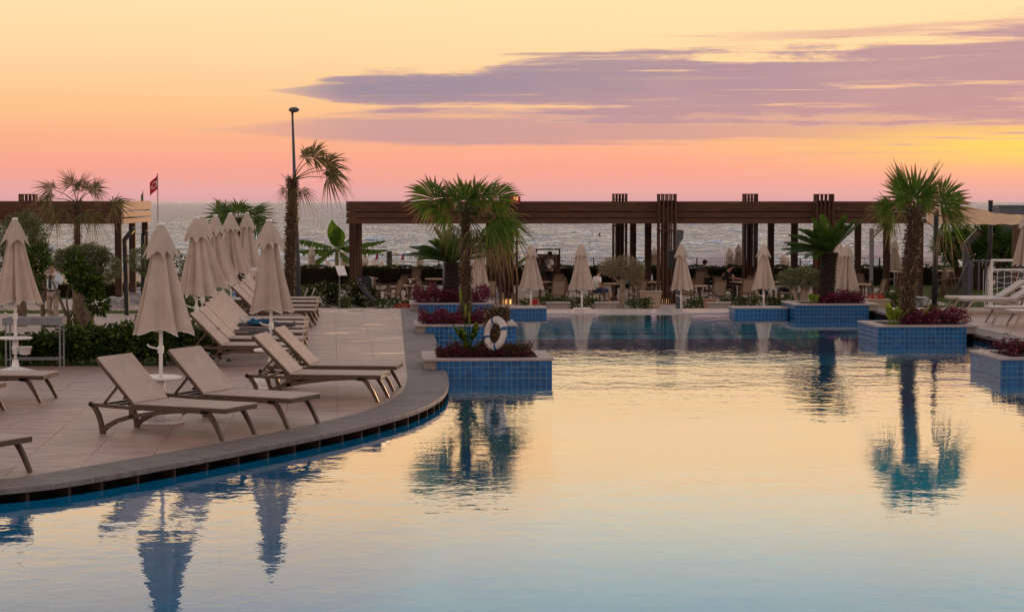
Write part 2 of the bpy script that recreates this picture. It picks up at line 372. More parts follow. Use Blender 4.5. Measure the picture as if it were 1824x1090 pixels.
# ================================================================== SETTING
ROT = math.atan(.0625)
def struct(o): o['kind'] = 'structure'; return o
def cat_rom(pts, step=.3):
    res = []; n = len(pts)
    for i in range(n - 1):
        p0, p1, p2, p3 = (np.array(pts[max(i - 1, 0)]), np.array(pts[i]), np.array(pts[i + 1]), np.array(pts[min(i + 2, n - 1)]))
        k = max(2, int(np.linalg.norm(p2 - p1) / step))
        for j in range(k):
            a = j / k; res.append(tuple(.5 * ((2 * p1) + (-p0 + p2) * a + (2 * p0 - 5 * p1 + 4 * p2 - p3) * a * a + (-p0 + 3 * p1 - 3 * p2 + p3) * a ** 3)))
    res.append(tuple(pts[-1])); return res
opx = [(792, 651.7), (799.5, 680), (789, 705), (744, 730), (667, 753), (552, 779), (349, 818.6), (130, 857), (0, 872)]
arc = [(G(a, b).x, G(a, b).y) for a, b in opx]
e0 = arc[-1]
arc += [(e0[0] - 1.5, e0[1] - 1.25), (e0[0] - 3.6, e0[1] - 2.5), (e0[0] - 6.5, e0[1] - 3.6), (e0[0] - 10, e0[1] - 4.4)]
s0 = arc[0]
far_l = (s0[0] - .0640 * (53.3 - s0[1]), 53.3)
outer = [tuple(np.array(far_l) + (np.array(s0) - np.array(far_l)) * k / 40) for k in range(40)] + cat_rom(arc, .28)
def offset(c, d):
    c = np.array(c); r = []
    for i in range(len(c)):
        tg = c[min(i + 1, len(c) - 1)] - c[max(i - 1, 0)]; tg = tg / np.linalg.norm(tg); nrm = np.array((tg[1], -tg[0]))
        r.append(tuple(c[i] + nrm * d))
    return r
CW = .70
inner = offset(outer, CW); recess = offset(outer, .30)
r0, r1 = (9.86, 53.3), (11.02, 34.4)
outer_r = [tuple(np.array(r0) + (np.array(r1) - np.array(r0)) * k / 40) for k in range(40)] + cat_rom([r1, (11.25, 32), (12.5, 29), (16, 26.5), (24, 25)], .4)
inner_r = offset(outer_r, -CW); recess_r = offset(outer_r, -.30)

# --- deck slabs under the tiles
poly_l = inner + [(-24, inner[-1][1]), (-24, 34.7), (-6.3, 34.7), (-6.75, 37), (-8.3, 53.4), (far_l[0] - CW, 53.4)]
poly_r = inner_r[::-1] + [(r0[0] + CW, 53.9), (26, 53.9), (26, inner_r[-1][1])]
deck = struct(MB().prism(poly_l, -.5, -.012).build('pool_deck', grout_m))
deck_r = struct(MB().prism(poly_r, -.5, -.012).build('sun_terrace', grout_m))
def clip(sub, rect):
    res = list(sub); m = len(rect)
    for i in range(m):
        a, b = rect[i], rect[(i + 1) % m]; src = res; res = []
        def ins(q): return (b[0] - a[0]) * (q[1] - a[1]) - (b[1] - a[1]) * (q[0] - a[0])
        for j in range(len(src)):
            p_, q_ = src[j - 1], src[j]; ip, iq = ins(p_), ins(q_)
            if (ip >= 0) != (iq >= 0):
                k = ip / (ip - iq); res.append((p_[0] + (q_[0] - p_[0]) * k, p_[1] + (q_[1] - p_[1]) * k))
            if iq >= 0: res.append(q_)
        if len(res) < 3: return []
    return res
def area(p_): return abs(sum(p_[i - 1][0] * p_[i][1] - p_[i][0] * p_[i - 1][1] for i in range(len(p_)))) / 2
def lay_tiles(poly, parent, o, rot, tw, tl, vis, name='deck_tile', mat=deck_m, z0=-.012, z1=0.0, gap=.0022, zf=None):
    ca, sa = math.cos(rot), math.sin(rot); n = 0; shared = {}
    for i in range(-40, 60):
        for j in range(-40, 60):
            a, b = i * tw, j * tl
            q = [(a + gap, b + gap), (a + tw - gap, b + gap), (a + tw - gap, b + tl - gap), (a + gap, b + tl - gap)]
            q = [(o[0] + x * ca - y * sa, o[1] + x * sa + y * ca) for x, y in q]
            c = (sum(k[0] for k in q) / 4, sum(k[1] for k in q) / 4)
            if not vis(c): continue
            r = clip(poly, q)
            if len(r) < 3 or area(r) < .01: continue
            dz = random.uniform(-.0012, .0012)
            if abs(area(r) - (tw - 2 * gap) * (tl - 2 * gap)) < 1e-3:
                if 'm' not in shared:
                    mb = MB(); x, y, b_ = tw / 2 - gap, tl / 2 - gap, .002
                    mb.add([(-x, -y, z0), (x, -y, z0), (x, y, z0), (-x, y, z0), (-x, -y, z1 - b_), (x, -y, z1 - b_), (x, y, z1 - b_), (-x, y, z1 - b_), (-x + b_, -y + b_, z1), (x - b_, -y + b_, z1), (x - b_, y - b_, z1), (-x + b_, y - b_, z1)],
                           [(0, 1, 5, 4), (1, 2, 6, 5), (2, 3, 7, 6), (3, 0, 4, 7), (4, 5, 9, 8), (5, 6, 10, 9), (6, 7, 11, 10), (7, 4, 8, 11), (8, 9, 10, 11)])
                    ob = mb.build(name, mat, parent); shared['m'] = ob.data
                else: ob = link(name, shared['m'], mat, parent)
                ob.location = (c[0], c[1], dz + (zf(c[1]) if zf else 0)); ob.rotation_euler = (0, 0, rot)
            else:
                ob = MB().prism([(x - c[0], y - c[1]) for x, y in r], z0, z1).build(name, mat, parent); ob.location = (c[0], c[1], dz + (zf(c[1]) if zf else 0))
            n += 1
    return n
def in_view(c): return c[1] > 17 and abs(c[0]) < .285 * c[1] + .6
lay_tiles(poly_l, deck, (-4.42, 47.8), math.atan(.093), .725, 1.32, in_view)
lay_tiles(poly_r, deck_r, (10.4, 44), math.atan(.0625), .9, .9, in_view)
# --- coping stones
def coping(o_, i_, name, step):
    root = struct(MB().prism([o_[0], o_[1], i_[1], i_[0]], -.30, -.058).build(name, coping_m))
    n = len(o_); k = 0; seg = []
    L = [0]
    for a in range(1, n): L.append(L[-1] + math.dist(o_[a], o_[a - 1]))
    def at(c, s_):
        a = int(np.searchsorted(L, s_)); a = min(max(a, 1), n - 1); f = (s_ - L[a - 1]) / max(L[a] - L[a - 1], 1e-6)
        return (c[a - 1][0] + (c[a][0] - c[a - 1][0]) * f, c[a - 1][1] + (c[a][1] - c[a - 1][1]) * f)
    s_ = 0
    while s_ < L[-1] - .05:
        e_ = min(s_ + step, L[-1]); A = [at(o_, s_ + .004 + (e_ - s_ - .008) * q / 3) for q in range(4)]; B = [at(i_, s_ + .004 + (e_ - s_ - .008) * q / 3) for q in range(4)]
        if in_view(A[0]) or in_view(A[3]):
            top = A + B[::-1]; cx = sum(q[0] for q in top) / 8; cy = sum(q[1] for q in top) / 8; z = random.uniform(.003, .006)
            k_ = lambda q, f: (q[0] + (cx - q[0]) * f, q[1] + (cy - q[1]) * f)
            mb = MB(); n_ = 8
            rings = [[(q[0] - cx, q[1] - cy, -.055) for q in top], [(q[0] - cx, q[1] - cy, z - .012) for q in top], [(k_(q, .012)[0] - cx, k_(q, .012)[1] - cy, z) for q in top]]
            mb.add([q for r in rings for q in r], [tuple(range(7, -1, -1)), tuple(range(16, 24))] + [(r * 8 + a, r * 8 + (a + 1) % 8, r * 8 + 8 + (a + 1) % 8, r * 8 + 8 + a) for r in range(2) for a in range(8)])
            ob = mb.build('coping_stone', coping_m, root); ob.location = (cx, cy, 0)
        s_ = e_
    return root
cop_l = coping(outer, inner, 'pool_coping', .62); cop_r = coping(outer_r, [tuple(q) for q in inner_r], 'terrace_coping', .62)
# --- overflow channel under the coping: dark recess, ribs and pool wall
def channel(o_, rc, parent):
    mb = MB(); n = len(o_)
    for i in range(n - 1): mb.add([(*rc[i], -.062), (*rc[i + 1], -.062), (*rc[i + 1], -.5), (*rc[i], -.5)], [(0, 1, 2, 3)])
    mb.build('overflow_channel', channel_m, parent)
    rb = MB(); acc = 0
    for i in range(1, n):
        acc += math.dist(o_[i], o_[i - 1])
        if acc > .42 and in_view(o_[i]):
            acc = 0; a, b = np.array(o_[i]), np.array(rc[i]); a = a + (b - a) * .18
            ang = math.atan2(*(b - a)[::-1]); c = (a + b) / 2
            rb.box((c[0], c[1], -.11), (math.dist(a, b), .035, .10), ang)
    q = rb.build('channel_rib', rib_m, parent); q['kind'] = 'stuff'
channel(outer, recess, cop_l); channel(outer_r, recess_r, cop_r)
def pool_tile_mat():
    m = bpy.data.materials.new('pool_tile'); m.use_nodes = True; t = m.node_tree; b = t.nodes['Principled BSDF']
    tc = t.nodes.new('ShaderNodeTexCoord'); br = t.nodes.new('ShaderNodeTexBrick'); br.offset = 0
    br.inputs['Scale'].default_value = 1; br.inputs['Brick Width'].default_value = .1; br.inputs['Row Height'].default_value = .1; br.inputs['Mortar Size'].default_value = .004
    br.inputs['Color1'].default_value = (.003, .24, .40, 1); br.inputs['Color2'].default_value = (.003, .215, .36, 1); br.inputs['Mortar'].default_value = (.012, .26, .42, 1)
    t.links.new(tc.outputs['Object'], br.inputs['Vector']); t.links.new(br.outputs['Color'], b.inputs['Base Color']); b.inputs['Roughness'].default_value = .35
    return m
pool_m = pool_tile_mat()
wl = MB()
for c in (outer, outer_r):
    for i in range(len(c) - 1): wl.add([(*c[i], -.152), (*c[i + 1], -.152), (*c[i + 1], -1.5), (*c[i], -1.5)], [(0, 1, 2, 3)])
wl.add([(outer[-1][0], outer[-1][1], -.152), (-30, 6, -.152), (-30, 6, -1.5), (outer[-1][0], outer[-1][1], -1.5)], [(0, 1, 2, 3)])
struct(wl.build('pool_wall', pool_m))
struct(MB().box((0, 30, -1.45), (70, 62, .1)).build('pool_floor', pool_m))
# submerged steps at the far end
shallow_m = pmat('shallow_tile', (.008, .27, .44), (.006, .22, .38), rough=.35, ns=7)
ps = struct(MB().box((3.85, 49.5, -.88), (11.9, 8.0, 1.14), ROT).build('pool_steps', shallow_m))
MB().box((4.15, 43.5, -1.03), (11.9, 4.2, .84), ROT).build('step', shallow_m, ps)
for y_, z_ in ((45.58, -.305), (47.6, -.306), (41.5, -.605)): MB().box((4.0 - .0625 * (y_ - 46), y_, z_), (11.85, .10, .016), ROT).build('step_nosing', pmat('navy_nosing', (.006, .03, .07), rough=.4), ps)
# --- water
def water_mat():
    m = bpy.data.materials.new('pool_water'); m.use_nodes = True; t = m.node_tree; t.nodes.clear(); o = t.nodes.new('ShaderNodeOutputMaterial')
    tc = t.nodes.new('ShaderNodeTexCoord'); ob = tc.outputs['Object']
    sp = t.nodes.new('ShaderNodeSeparateXYZ'); t.links.new(ob, sp.inputs[0]); x = V(t, sp.outputs[0]); y = V(t, sp.outputs[1])
    n1 = noise(t, ob, 1.3, 2, .5, .4); n2 = noise(t, ob, 4.2, 2, .5, .3); n3 = noise(t, ob, 13.0, 1, .5)
    gust = noise(t, comb(t, x * .10, y * .16, 3.0), 1.0, 2).ss(.36, .64) * .75 + .45
    far = y.ss(28.0, 35.0) * (1.0 - y.ss(37.5, 42.0)) * 1.3 + .80 - y.ss(38.5, 42.0) * .42
    hgt = (n1 * .0060 + n2 * .0030 + n3 * .0007) * gust * far
    bp = t.nodes.new('ShaderNodeBump'); bp.inputs['Strength'].default_value = 1; bp.inputs['Distance'].default_value = 1.0; t.links.new(hgt.o, bp.inputs['Height'])
    gl = t.nodes.new('ShaderNodeBsdfGlossy'); gl.inputs['Roughness'].default_value = .015; gl.inputs[0].default_value = (1, 1, 1, 1); t.links.new(bp.outputs[0], gl.inputs['Normal'])
    tr = t.nodes.new('ShaderNodeBsdfTransparent'); tr.inputs[0].default_value = (.16, .88, 1.0, 1)
    lw = t.nodes.new('ShaderNodeLayerWeight'); t.links.new(bp.outputs[0], lw.inputs['Normal']); lw.inputs[0].default_value = .5
    f = V(t, lw.outputs['Facing']); f = f.m('POWER', 3.0) * (1.0 - (1.0 - f).ss(.10, .23) * .70)
    mx = t.nodes.new('ShaderNodeMixShader'); t.links.new(f.o, mx.inputs[0]); t.links.new(tr.outputs[0], mx.inputs[1]); t.links.new(gl.outputs[0], mx.inputs[2]); t.links.new(mx.outputs[0], o.inputs[0])
    return m
wpoly = recess + [(-30, recess[-1][1]), (-30, 4), (30, 4), (30, recess_r[-1][1])] + recess_r[::-1]
wp = offset(outer, .29) + [(-30, recess[-1][1]), (-30, 4), (30, 4), (30, recess_r[-1][1])] + offset(outer_r, -.29)[::-1]
struct(MB().add([(x, y, -.15) for x, y in wp], [tuple(range(len(wp)))[::-1]]).build('pool_water', water_mat()))
wet_m = pmat('wet_marble', (.50, .44, .43), (.42, .37, .37), rough=.16, ns=4, spec=.8)
led = struct(MB().box((3.75, 54.35, -.62), (12.4, 2.1, 1.0), ROT).build('overflow_ledge', wet_m))
struct(MB().box((0, -4, -.06), (60, 16, .12)).build('near_terrace', coping_m))
# --- sea
def sea():
    nr, nc = 620, 640
    q = np.linspace(1 / 165.0, 1 / 40000.0, nr); d = 1 / q; th = np.linspace(R(-24), R(24), nc)
    Dg, Tg = np.meshgrid(d, th, indexing='ij'); Xg = Dg * np.sin(Tg); Yg = Dg * np.cos(Tg); Zg = np.zeros_like(Xg)
    spc = np.gradient(d) * -1; spc = np.abs(spc)[:, None]
    r2 = np.random.default_rng(5)
    for k in range(64):
        lam = 1.1 * (26 / 1.1) ** r2.random(); an = r2.normal(0, .55); kx, ky = math.sin(an) * 2 * math.pi / lam, math.cos(an) * 2 * math.pi / lam
        amp = .010 * lam ** .85 * (.4 + r2.random()) / 2.0
        ph = r2.random() * 6.28; att = np.clip((lam / (2.4 * spc) - .6), 0, 1)
        ax = Xg * kx + Yg * ky + ph; Zg += amp * att * (1 - np.abs(np.sin(ax / 2)) * 2)
    Vv = np.stack([Xg, Yg, Zg - 3.3], -1).reshape(-1, 3)
    i = (np.arange(nr - 1)[:, None] * nc + np.arange(nc - 1)[None]).reshape(-1, 1)
    Ff = np.concatenate([i, i + 1, i + nc + 1, i + nc], 1)
    m = bpy.data.materials.new('sea_water'); m.use_nodes = True; t = m.node_tree; b = t.nodes['Principled BSDF']
    t.nodes.remove(b)
    tc = t.nodes.new('ShaderNodeTexCoord'); sp = t.nodes.new('ShaderNodeSeparateXYZ'); t.links.new(tc.outputs['Object'], sp.inputs[0]); cv = comb(t, V(t, sp.outputs[0]) * .34, V(t, sp.outputs[1]), 0.0); n = noise(t, cv, .55, 4, .65, .3); n2 = noise(t, cv, .13, 4, .65, .3)
    bp = t.nodes.new('ShaderNodeBump'); bp.inputs['Strength'].default_value = 1.0; bp.inputs['Distance'].default_value = 1.0
    t.links.new((n * 1.05 + n2 * 3.2).o, bp.inputs['Height'])
    gl = t.nodes.new('ShaderNodeBsdfGlossy'); gl.inputs['Roughness'].default_value = .12; gl.inputs[0].default_value = (.84, .88, 1.0, 1); t.links.new(bp.outputs[0], gl.inputs['Normal'])
    df = t.nodes.new('ShaderNodeBsdfDiffuse'); df.inputs[0].default_value = (.012, .050, .088, 1)
    lw = t.nodes.new('ShaderNodeLayerWeight'); t.links.new(bp.outputs[0], lw.inputs['Normal']); f = V(t, lw.outputs['Facing']).m('POWER', 2.6) * .92 + .02
    mx = t.nodes.new('ShaderNodeMixShader'); t.links.new(f.o, mx.inputs[0]); t.links.new(df.outputs[0], mx.inputs[1]); t.links.new(gl.outputs[0], mx.inputs[2]); t.links.new(mx.outputs[0], t.nodes['Material Output'].inputs[0])
    o = npmesh('sea', Vv, Ff, m); o.data.polygons.foreach_set('use_smooth', [True] * len(Ff)); struct(o)
sea()
# --- garden ground, path, beach
def strip(name, x0, x1, ds, mat, dz=0.0, zf=ground_z, th=.25):
    mb = MB(); vs = []; n = len(ds)
    for d in ds:
        a = x0(d) if callable(x0) else x0; b = x1(d) if callable(x1) else x1
        vs += [(a, d, zf(d) + dz), (b, d, zf(d) + dz), (b, d, zf(d) + dz - th), (a, d, zf(d) + dz - th)]
    f = [(0, 3, 2, 1), tuple(4 * (n - 1) + k for k in (0, 1, 2, 3))]
    for i in range(n - 1):
        for k in range(4): f.append((4 * i + k, 4 * i + (k + 1) % 4, 4 * i + 4 + (k + 1) % 4, 4 * i + 4 + k))
    mb.add(vs, f); return struct(mb.build(name, mat))
TL = lambda d: -2.75 - .0625 * (d - 55); TR = lambda d: 9.95 - .0625 * (d - 55)
def gz2(d): return ground_z(d) if d < 92 else ground_z(d)
strip('lawn', -70, lambda d: min(TL(d), -8.3 + (d - 53.4) * 99 if d > 53.4 else (-6.3 - .095 * (d - 36) - .25)), [34.75, 36, 40, 46, 53.3, 53.45, 53.6, 60, 64, 74, 92], lawn_m)
strip('side_lawn', TR, 70, [54.0, 60, 64, 74, 92], lawn_m)
strip('terrace_ground', TL, TR, [64.0, 68, 74, 92], path_m, dz=.002)
struct(MB().prism([(TL(55.4), 55.3), (TR(55.4), 55.5), (TR(64), 64), (TL(64), 64)], -1.4, -1.05).build('lower_terrace', path_m))
strip('garden_path', -70, lambda d: -9.0 - .12 * (d - 46), [46, 50, 56, 62.5], path_m, dz=.006)
strip('pergola_paving', -70, -3.2, [66, 70, 74, 78], path_m, dz=.005)
strip('dining_paving', -8, 17, [72.5, 74, 80, 91], path_m, dz=.008)
bz = lambda d: float(np.interp(d, [92, 97, 104, 120, 200], [-1.25, -2.2, -2.75, -3.05, -3.9]))
strip('beach', -90, 90, [92, 94, 97, 100, 104, 112, 120, 140, 200], sand_m, zf=bz, th=.6)
# ================================================================== PLANTERS
TS = .1
tile_mesh = MB().bbox((0, 0, 0), (.0905, .014, .0905), .003)
TM = {}
def planter(px, D, label, side, faces, cols=None, each=True):
    X0 = XP(px, D)
    root = thing('tiled_planter', label, 'planter', (X0, D, 0), ROT, 'blue mosaic planters standing in the pool')
    w_, d_ = 2.28, 1.8; c0 = .22 if side < 0 else 0; c1 = w_ - (.25 if side > 0 else 0)
    MB().box(((c0 + c1) / 2, d_ / 2, -.66), (c1 - c0, d_, 1.62)).build('planter_wall', mgrout_m, root)
    a, b = ((0, c0 - .004) if side < 0 else (c1 + .004, w_))
    MB().box(((a + b) / 2, d_ / 2 - .01, .079), (b - a, d_ - .06, .142)).build('stone_cladding', clad_m, root)
    rw = .26
    for (x, y, sx_, sy_) in ((w_ / 2, rw / 2 - .03, w_ + .06, rw), (w_ / 2, d_ - rw / 2 + .03, w_ + .06, rw), (rw / 2 - .03, d_ / 2, rw, d_ + .06 - 2 * rw - .006), (w_ - rw / 2 + .03, d_ / 2, rw, d_ + .06 - 2 * rw - .006)):
        MB().bbox((x, y, .1775), (sx_, sy_, .045), .006).build('rim_slab', rim_m, root)
    MB().box((w_ / 2, d_ / 2, .166), (w_ - 2 * rw + .1, d_ - 2 * rw + .1, .03)).build('soil', soil_m, root)
    mj = MB()
    if 'm' not in TM: TM['m'] = None
    def put(x, y, z, rz):
        if each:
            if TM['m'] is None: ob = tile_mesh.build('mosaic_tile', mosaic_m, root); TM['m'] = ob.data
            else: ob = link('mosaic_tile', TM['m'], mosaic_m, root)
            ob.location = (x, y, z + random.uniform(-.001, .001)); ob.rotation_euler = (random.uniform(-.012, .012), 0, rz + random.uniform(-.012, .012))
        else:
            mj.box((x, y, z), (.0905, .014, .0905), rz)
    nx = int((c1 - c0) / TS)
    for r in range(5):
        z = .108 - r * TS
        if 'f' in faces:
            for i in range(cols or nx): put(c0 + (i + .5) * (c1 - c0) / nx, -.003, z, 0)
        if 'l' in faces:
            for i in range(18): put(c0 - .003, (i + .5) * TS, z, math.pi / 2)
    if not each: q = mj.build('mosaic_tiles', mosaic_m, root); q['kind'] = 'stuff'
    return root
P1 = planter(755.6, 33.85, 'blue tiled planter holding the palm stump and the white life ring', -1, 'f')
P2 = planter(741, 43.2, 'blue tiled planter under the tall bushy fan palm', -1, 'f')
P3 = planter(731.4, 52.4, 'blue tiled planter under the low cycad, near the end of the deck', -1, 'f', each=False)
P4 = planter(1417, 52.0, 'blue tiled planter under the leaning cycad', 1, 'fl', each=False)
P5 = planter(1564.7, 43.0, 'blue tiled planter under the tall sparse fan palm', 1, 'fl')
P6 = planter(1784.8, 34.1, 'blue tiled planter cut by the picture edge, dark red plants in it', 1, 'fl', cols=7)
def pl(root, x, y, z=.18): return root.matrix_basis @ Vector((x, y, z))
for r_ in (P1, P2, P3, P4, P5, P6): r_.rotation_euler = (0, 0, ROT)
bpy.context.view_layer.update()
# low tiled ledges beside the two far planters
def ledge(pxa, pxb, D, label):
    xa, xb = XP(pxa, D), XP(pxb, D)
    root = thing('tiled_ledge', label, 'ledge', (xa, D, 0), ROT, 'low tiled ledges at the far pool edge')
    L = xb - xa
    MB().box((L / 2, .45, -.55), (L, .9, 1.15)).build('ledge_wall', mgrout_m, root)
    MB().bbox((L / 2, .44, .045), (L + .05, .95, .035), .005).build('ledge_cap', rim_m, root)
    mj = MB(); n = int(L / TS)
    for r in range(4):
        for i in range(n): mj.box(((i + .5) * L / n, -.003, -.03 - r * TS), (.090, .014, .090))
        for i in range(9): mj.box((-.003, (i + .5) * TS, -.03 - r * TS), (.092, .012, .092), math.pi / 2)
    q = mj.build('mosaic_tiles', mosaic_m, root); q['kind'] = 'stuff'
ledge(850, 974, 52.7, 'low blue tiled ledge below a closed parasol, beside the left planters')
ledge(1309, 1404, 52.7, 'low blue tiled ledge joining the planter of the leaning cycad')
# ================================================================== PERGOLAS
def plank_m(): return wood_m
def lattice(root, x, y, zb, zt, w=.70, n=5, dpt=.5, ring=1.85):
    """a square column of upright slats round the post, tied by a ring"""
    c = MB().box((x, y, ring), (w + .02, dpt + .02, .055)).build('lattice_column', wood_m, root)
    def slat(a, b, h0=zb, h1=zt):
        o = MB().box((0, 0, (h0 + h1) / 2), (.055, .075, h1 - h0)).build('slat', wood_m, c); o.location = (a, b, 0)
    for i in range(n):
        a = x - w / 2 + .03 + i * (w - .06) / (n - 1)
        slat(a, y - dpt / 2); slat(a, y + dpt / 2)
    o = MB().box((x, y, zt + .014), (w + .03, dpt + .03, .028)).box((x, y, zt - .24), (w + .012, dpt + .012, .04)).build('cap_rail', wood_m, c)
    for b in (-.08, .12): slat(x - w / 2 + .03, y + b); slat(x + w / 2 - .03, y + b)
    return c
def beam(root, p, q, zt, mat=None, t=.07, hs=(.395, .21, .19), gap=.035):
    z = zt; p, q = Vector(p), Vector(q); L = (q - p).length; a = math.atan2(q.y - p.y, q.x - p.x)
    for h in hs:
        o = MB().bbox((L / 2, 0, 0), (L, t, h), .008).build('beam_board', mat or wood_m, root)
        o.location = (p.x, p.y, z - h / 2); o.rotation_euler = (0, 0, a); z -= h + gap
def post(root, x, y, z0, z1, w=.26, pl_=True, pz=None):
    o = MB().bbox((x, y, (z0 + z1) / 2), (w, w, z1 - z0), .012).build('post', shaded_post_m, root)
    for dz in (.12, .22):
        for s in (-1, 1): MB().lathe([(.016, 0), (.016, .012)], 6).build('bolt', grey_m, o).matrix_local = Matrix.Translation((x + s * .05, y - w / 2, z0 + dz)) @ Matrix.Rotation(R(90), 4, 'X')
    if pl_: MB().bbox((x, y, (z0 + (pz if pz is not None else z0 - .4)) / 2 - .002), (.66, .66, z0 - (pz if pz is not None else z0 - .4)), .012).build('plinth', marble_m, root)
PD = 74.0
xL = XP(628.5, PD); xs = [xL, XP(905, PD), XP(1187, PD), XP(1470, PD), XP(1650, PD)]
perg = thing('pergola', 'long dark timber pergola over the dining terrace', 'pergola', (xL, PD, 0), ROT)
cx = lambda x: (x - xL) / math.cos(ROT)
LX = [cx(x) for x in xs]; WID = LX[-1]; DEP = 15.0; ZT = 2.99
beam(perg, (-.19, -.17, 0), (WID + .17, -.17, 0), ZT); beam(perg, (-.19, DEP + .17, 0), (WID + .17, DEP + .17, 0), ZT)
beam(perg, (-.20, -.13, 0), (-.20, DEP + .13, 0), ZT); beam(perg, (WID + .2, -.13, 0), (WID + .2, DEP + .13, 0), ZT)
for k in range(26):
    x = (k + .5) * WID / 26
    o = MB().box((0, DEP / 2, 0), (.06, DEP + .2, .20)).build('rafter', wood_m, perg); o.location = (x, 0, ZT - .14)
for k in range(30):
    o = MB().box((WID / 2, 0, 0), (WID + .2, .27, .03)).build('roof_slat', wood_m, perg); o.location = (0, .2 + k * (DEP - .4) / 29, ZT - .022 - (k % 2) * .032)
for i, x in enumerate(LX):
    for j in range(4):
        y = j * 5.0
        lat = (0 < i < 4) and j in (0, 3)
        z0 = -.72 if (i == 0 and j == 0) else -.78
        post(perg, x, y, z0, 2.15, pl_=(j in (0, 1)) and not lat, pz=-1.12)
for i in (1, 2, 3): lattice(perg, LX[i], -.42 if i > 1 else -.3, -1.05, 3.25)
for i in (2, 3): lattice(perg, LX[i], DEP, -1.05, 3.32, w=.66)
for i in (1, 2):                                           # lit plinths inside the front lattice columns
    b_ = MB().bbox((LX[i], -.02, -.83), (.62, .2, .52), .01).build('lit_plinth', pmat('cream_stone', (.55, .45, .36), rough=.7), perg)
    for s in (-.13, .06):
        MB().box((LX[i] + s, -.16, -.93), (.075, .03, .2)).build('lamp', emat('warm_lamp', (1, .52, .16), 2.2), b_)
lp = thing('pergola', 'smaller timber pergola with a pale sunlit end, behind the olive trees', 'pergola', (XP(212, 69), 69, 0), ROT)
LW = 13.0; LD = 7.6
beam(lp, (-LW, -.13, 0), (.13, -.13, 0), 3.0, t=.06, hs=(.36, .2, .19)); beam(lp, (-LW, LD + .16, 0), (.16, LD + .16, 0), 3.0, t=.06, hs=(.36, .2, .19))
beam(lp, (.19, -.20, 0), (.19, LD + .12, 0), 3.0, mat=lit_wood_m, t=.07, hs=(.33, .2, .19), gap=.05)  # end boards only: their lit look is in the colour
for k in range(18):
    o = MB().box((0, LD / 2, 0), (.06, LD, .2)).build('rafter', wood_m, lp); o.location = (-LW + k * .72, 0, 2.86)
for x in (0, -4.4, -8.8):
    for j in range(3): post(lp, x, j * 3.75, -.45, 2.2, w=.235, pz=-.9)
lattice(lp, -3.75, 3.0, 1.8, 3.24, w=.62)
# ================================================================== PARASOLS
def canopy_mesh(seed, R0=.42, H0=1.2, skew=0.0, n=112, m=12, z_top=2.52):
    r = np.random.default_rng(seed); mb = MB(); ph = r.uniform(0, 6.28)
    jit = r.uniform(.75, 1.15, 8); vs = []
    for i in range(m + 1):
        t_ = i / m; z = z_top - t_ * (z_top - H0)
        rb = .10 + (R0 - .10) * (t_ ** .85)
        for k in range(n):
            th = 2 * math.pi * k / n; q = (th + .16 * math.sin(2 * th + ph) + .09 * math.sin(5 * th + 2 * ph) + ph) * 8 / (2 * math.pi); lo = int(q + .5) % 8; fr = q - math.floor(q)
            ridge = 1 - abs(math.sin(math.pi * fr)) ** .85
            tw = .35 * math.sin(3 * th + ph) * t_ + .9 * ridge * (.5 + .5 * math.sin(lo * 2.4 + ph))
            rr = rb * (.46 + .58 * ridge * jit[lo] * (.55 + .45 * t_) + .17 * (1 - abs(math.sin(2 * math.pi * (fr + .13))) ** .8) * min(1, 3 * (1 - ridge)) + .04 * math.sin(11 * th + 2 * ph)) + .010 * t_ * math.sin(21 * th + 5 * t_ + ph)
            zz = z + (1 - ridge) * .085 * t_ ** 6
            vs.append((rr * math.cos(th + tw * .25) + skew * t_ * t_, rr * math.sin(th + tw * .25), zz))
    f = [(i * n + k, i * n + n + k, i * n + n + (k + 1) % n, i * n + (k + 1) % n) for i in range(m) for k in range(n)]
    mb.add(vs, f); hem = vs[-n:]; return mb, hem
def bell_mesh(seed, r1=.275, zt=2.69, zb=2.21, n=96):
    r = np.random.default_rng(seed + 50); mb = MB(); vs = []; ph = r.uniform(0, 6.28); m = 7; jit = r.uniform(.85, 1.12, 8)
    for i in range(m + 1):
        t_ = i / m
        for k in range(n):
            th = 2 * math.pi * k / n; q = (th + .18 * math.sin(2 * th + ph) + ph) * 8 / (2 * math.pi); lo = int(q + .5) % 8; ridge = 1 - abs(math.sin(math.pi * (q - math.floor(q)))) ** .8
            rr = .035 + (r1 - .035) * t_ ** .85 * (1 - .40 * (1 - ridge) * t_ ** .6) * (.55 + .45 * jit[lo])
            vs.append((rr * math.cos(th), rr * math.sin(th), zt - (zt - zb) * t_ + (1 - ridge) * .12 * t_ ** 2.5))
    f = [(i * n + k, i * n + n + k, i * n + n + (k + 1) % n, i * n + (k + 1) % n) for i in range(m) for k in range(n)]
    mb.add(vs, f); return mb
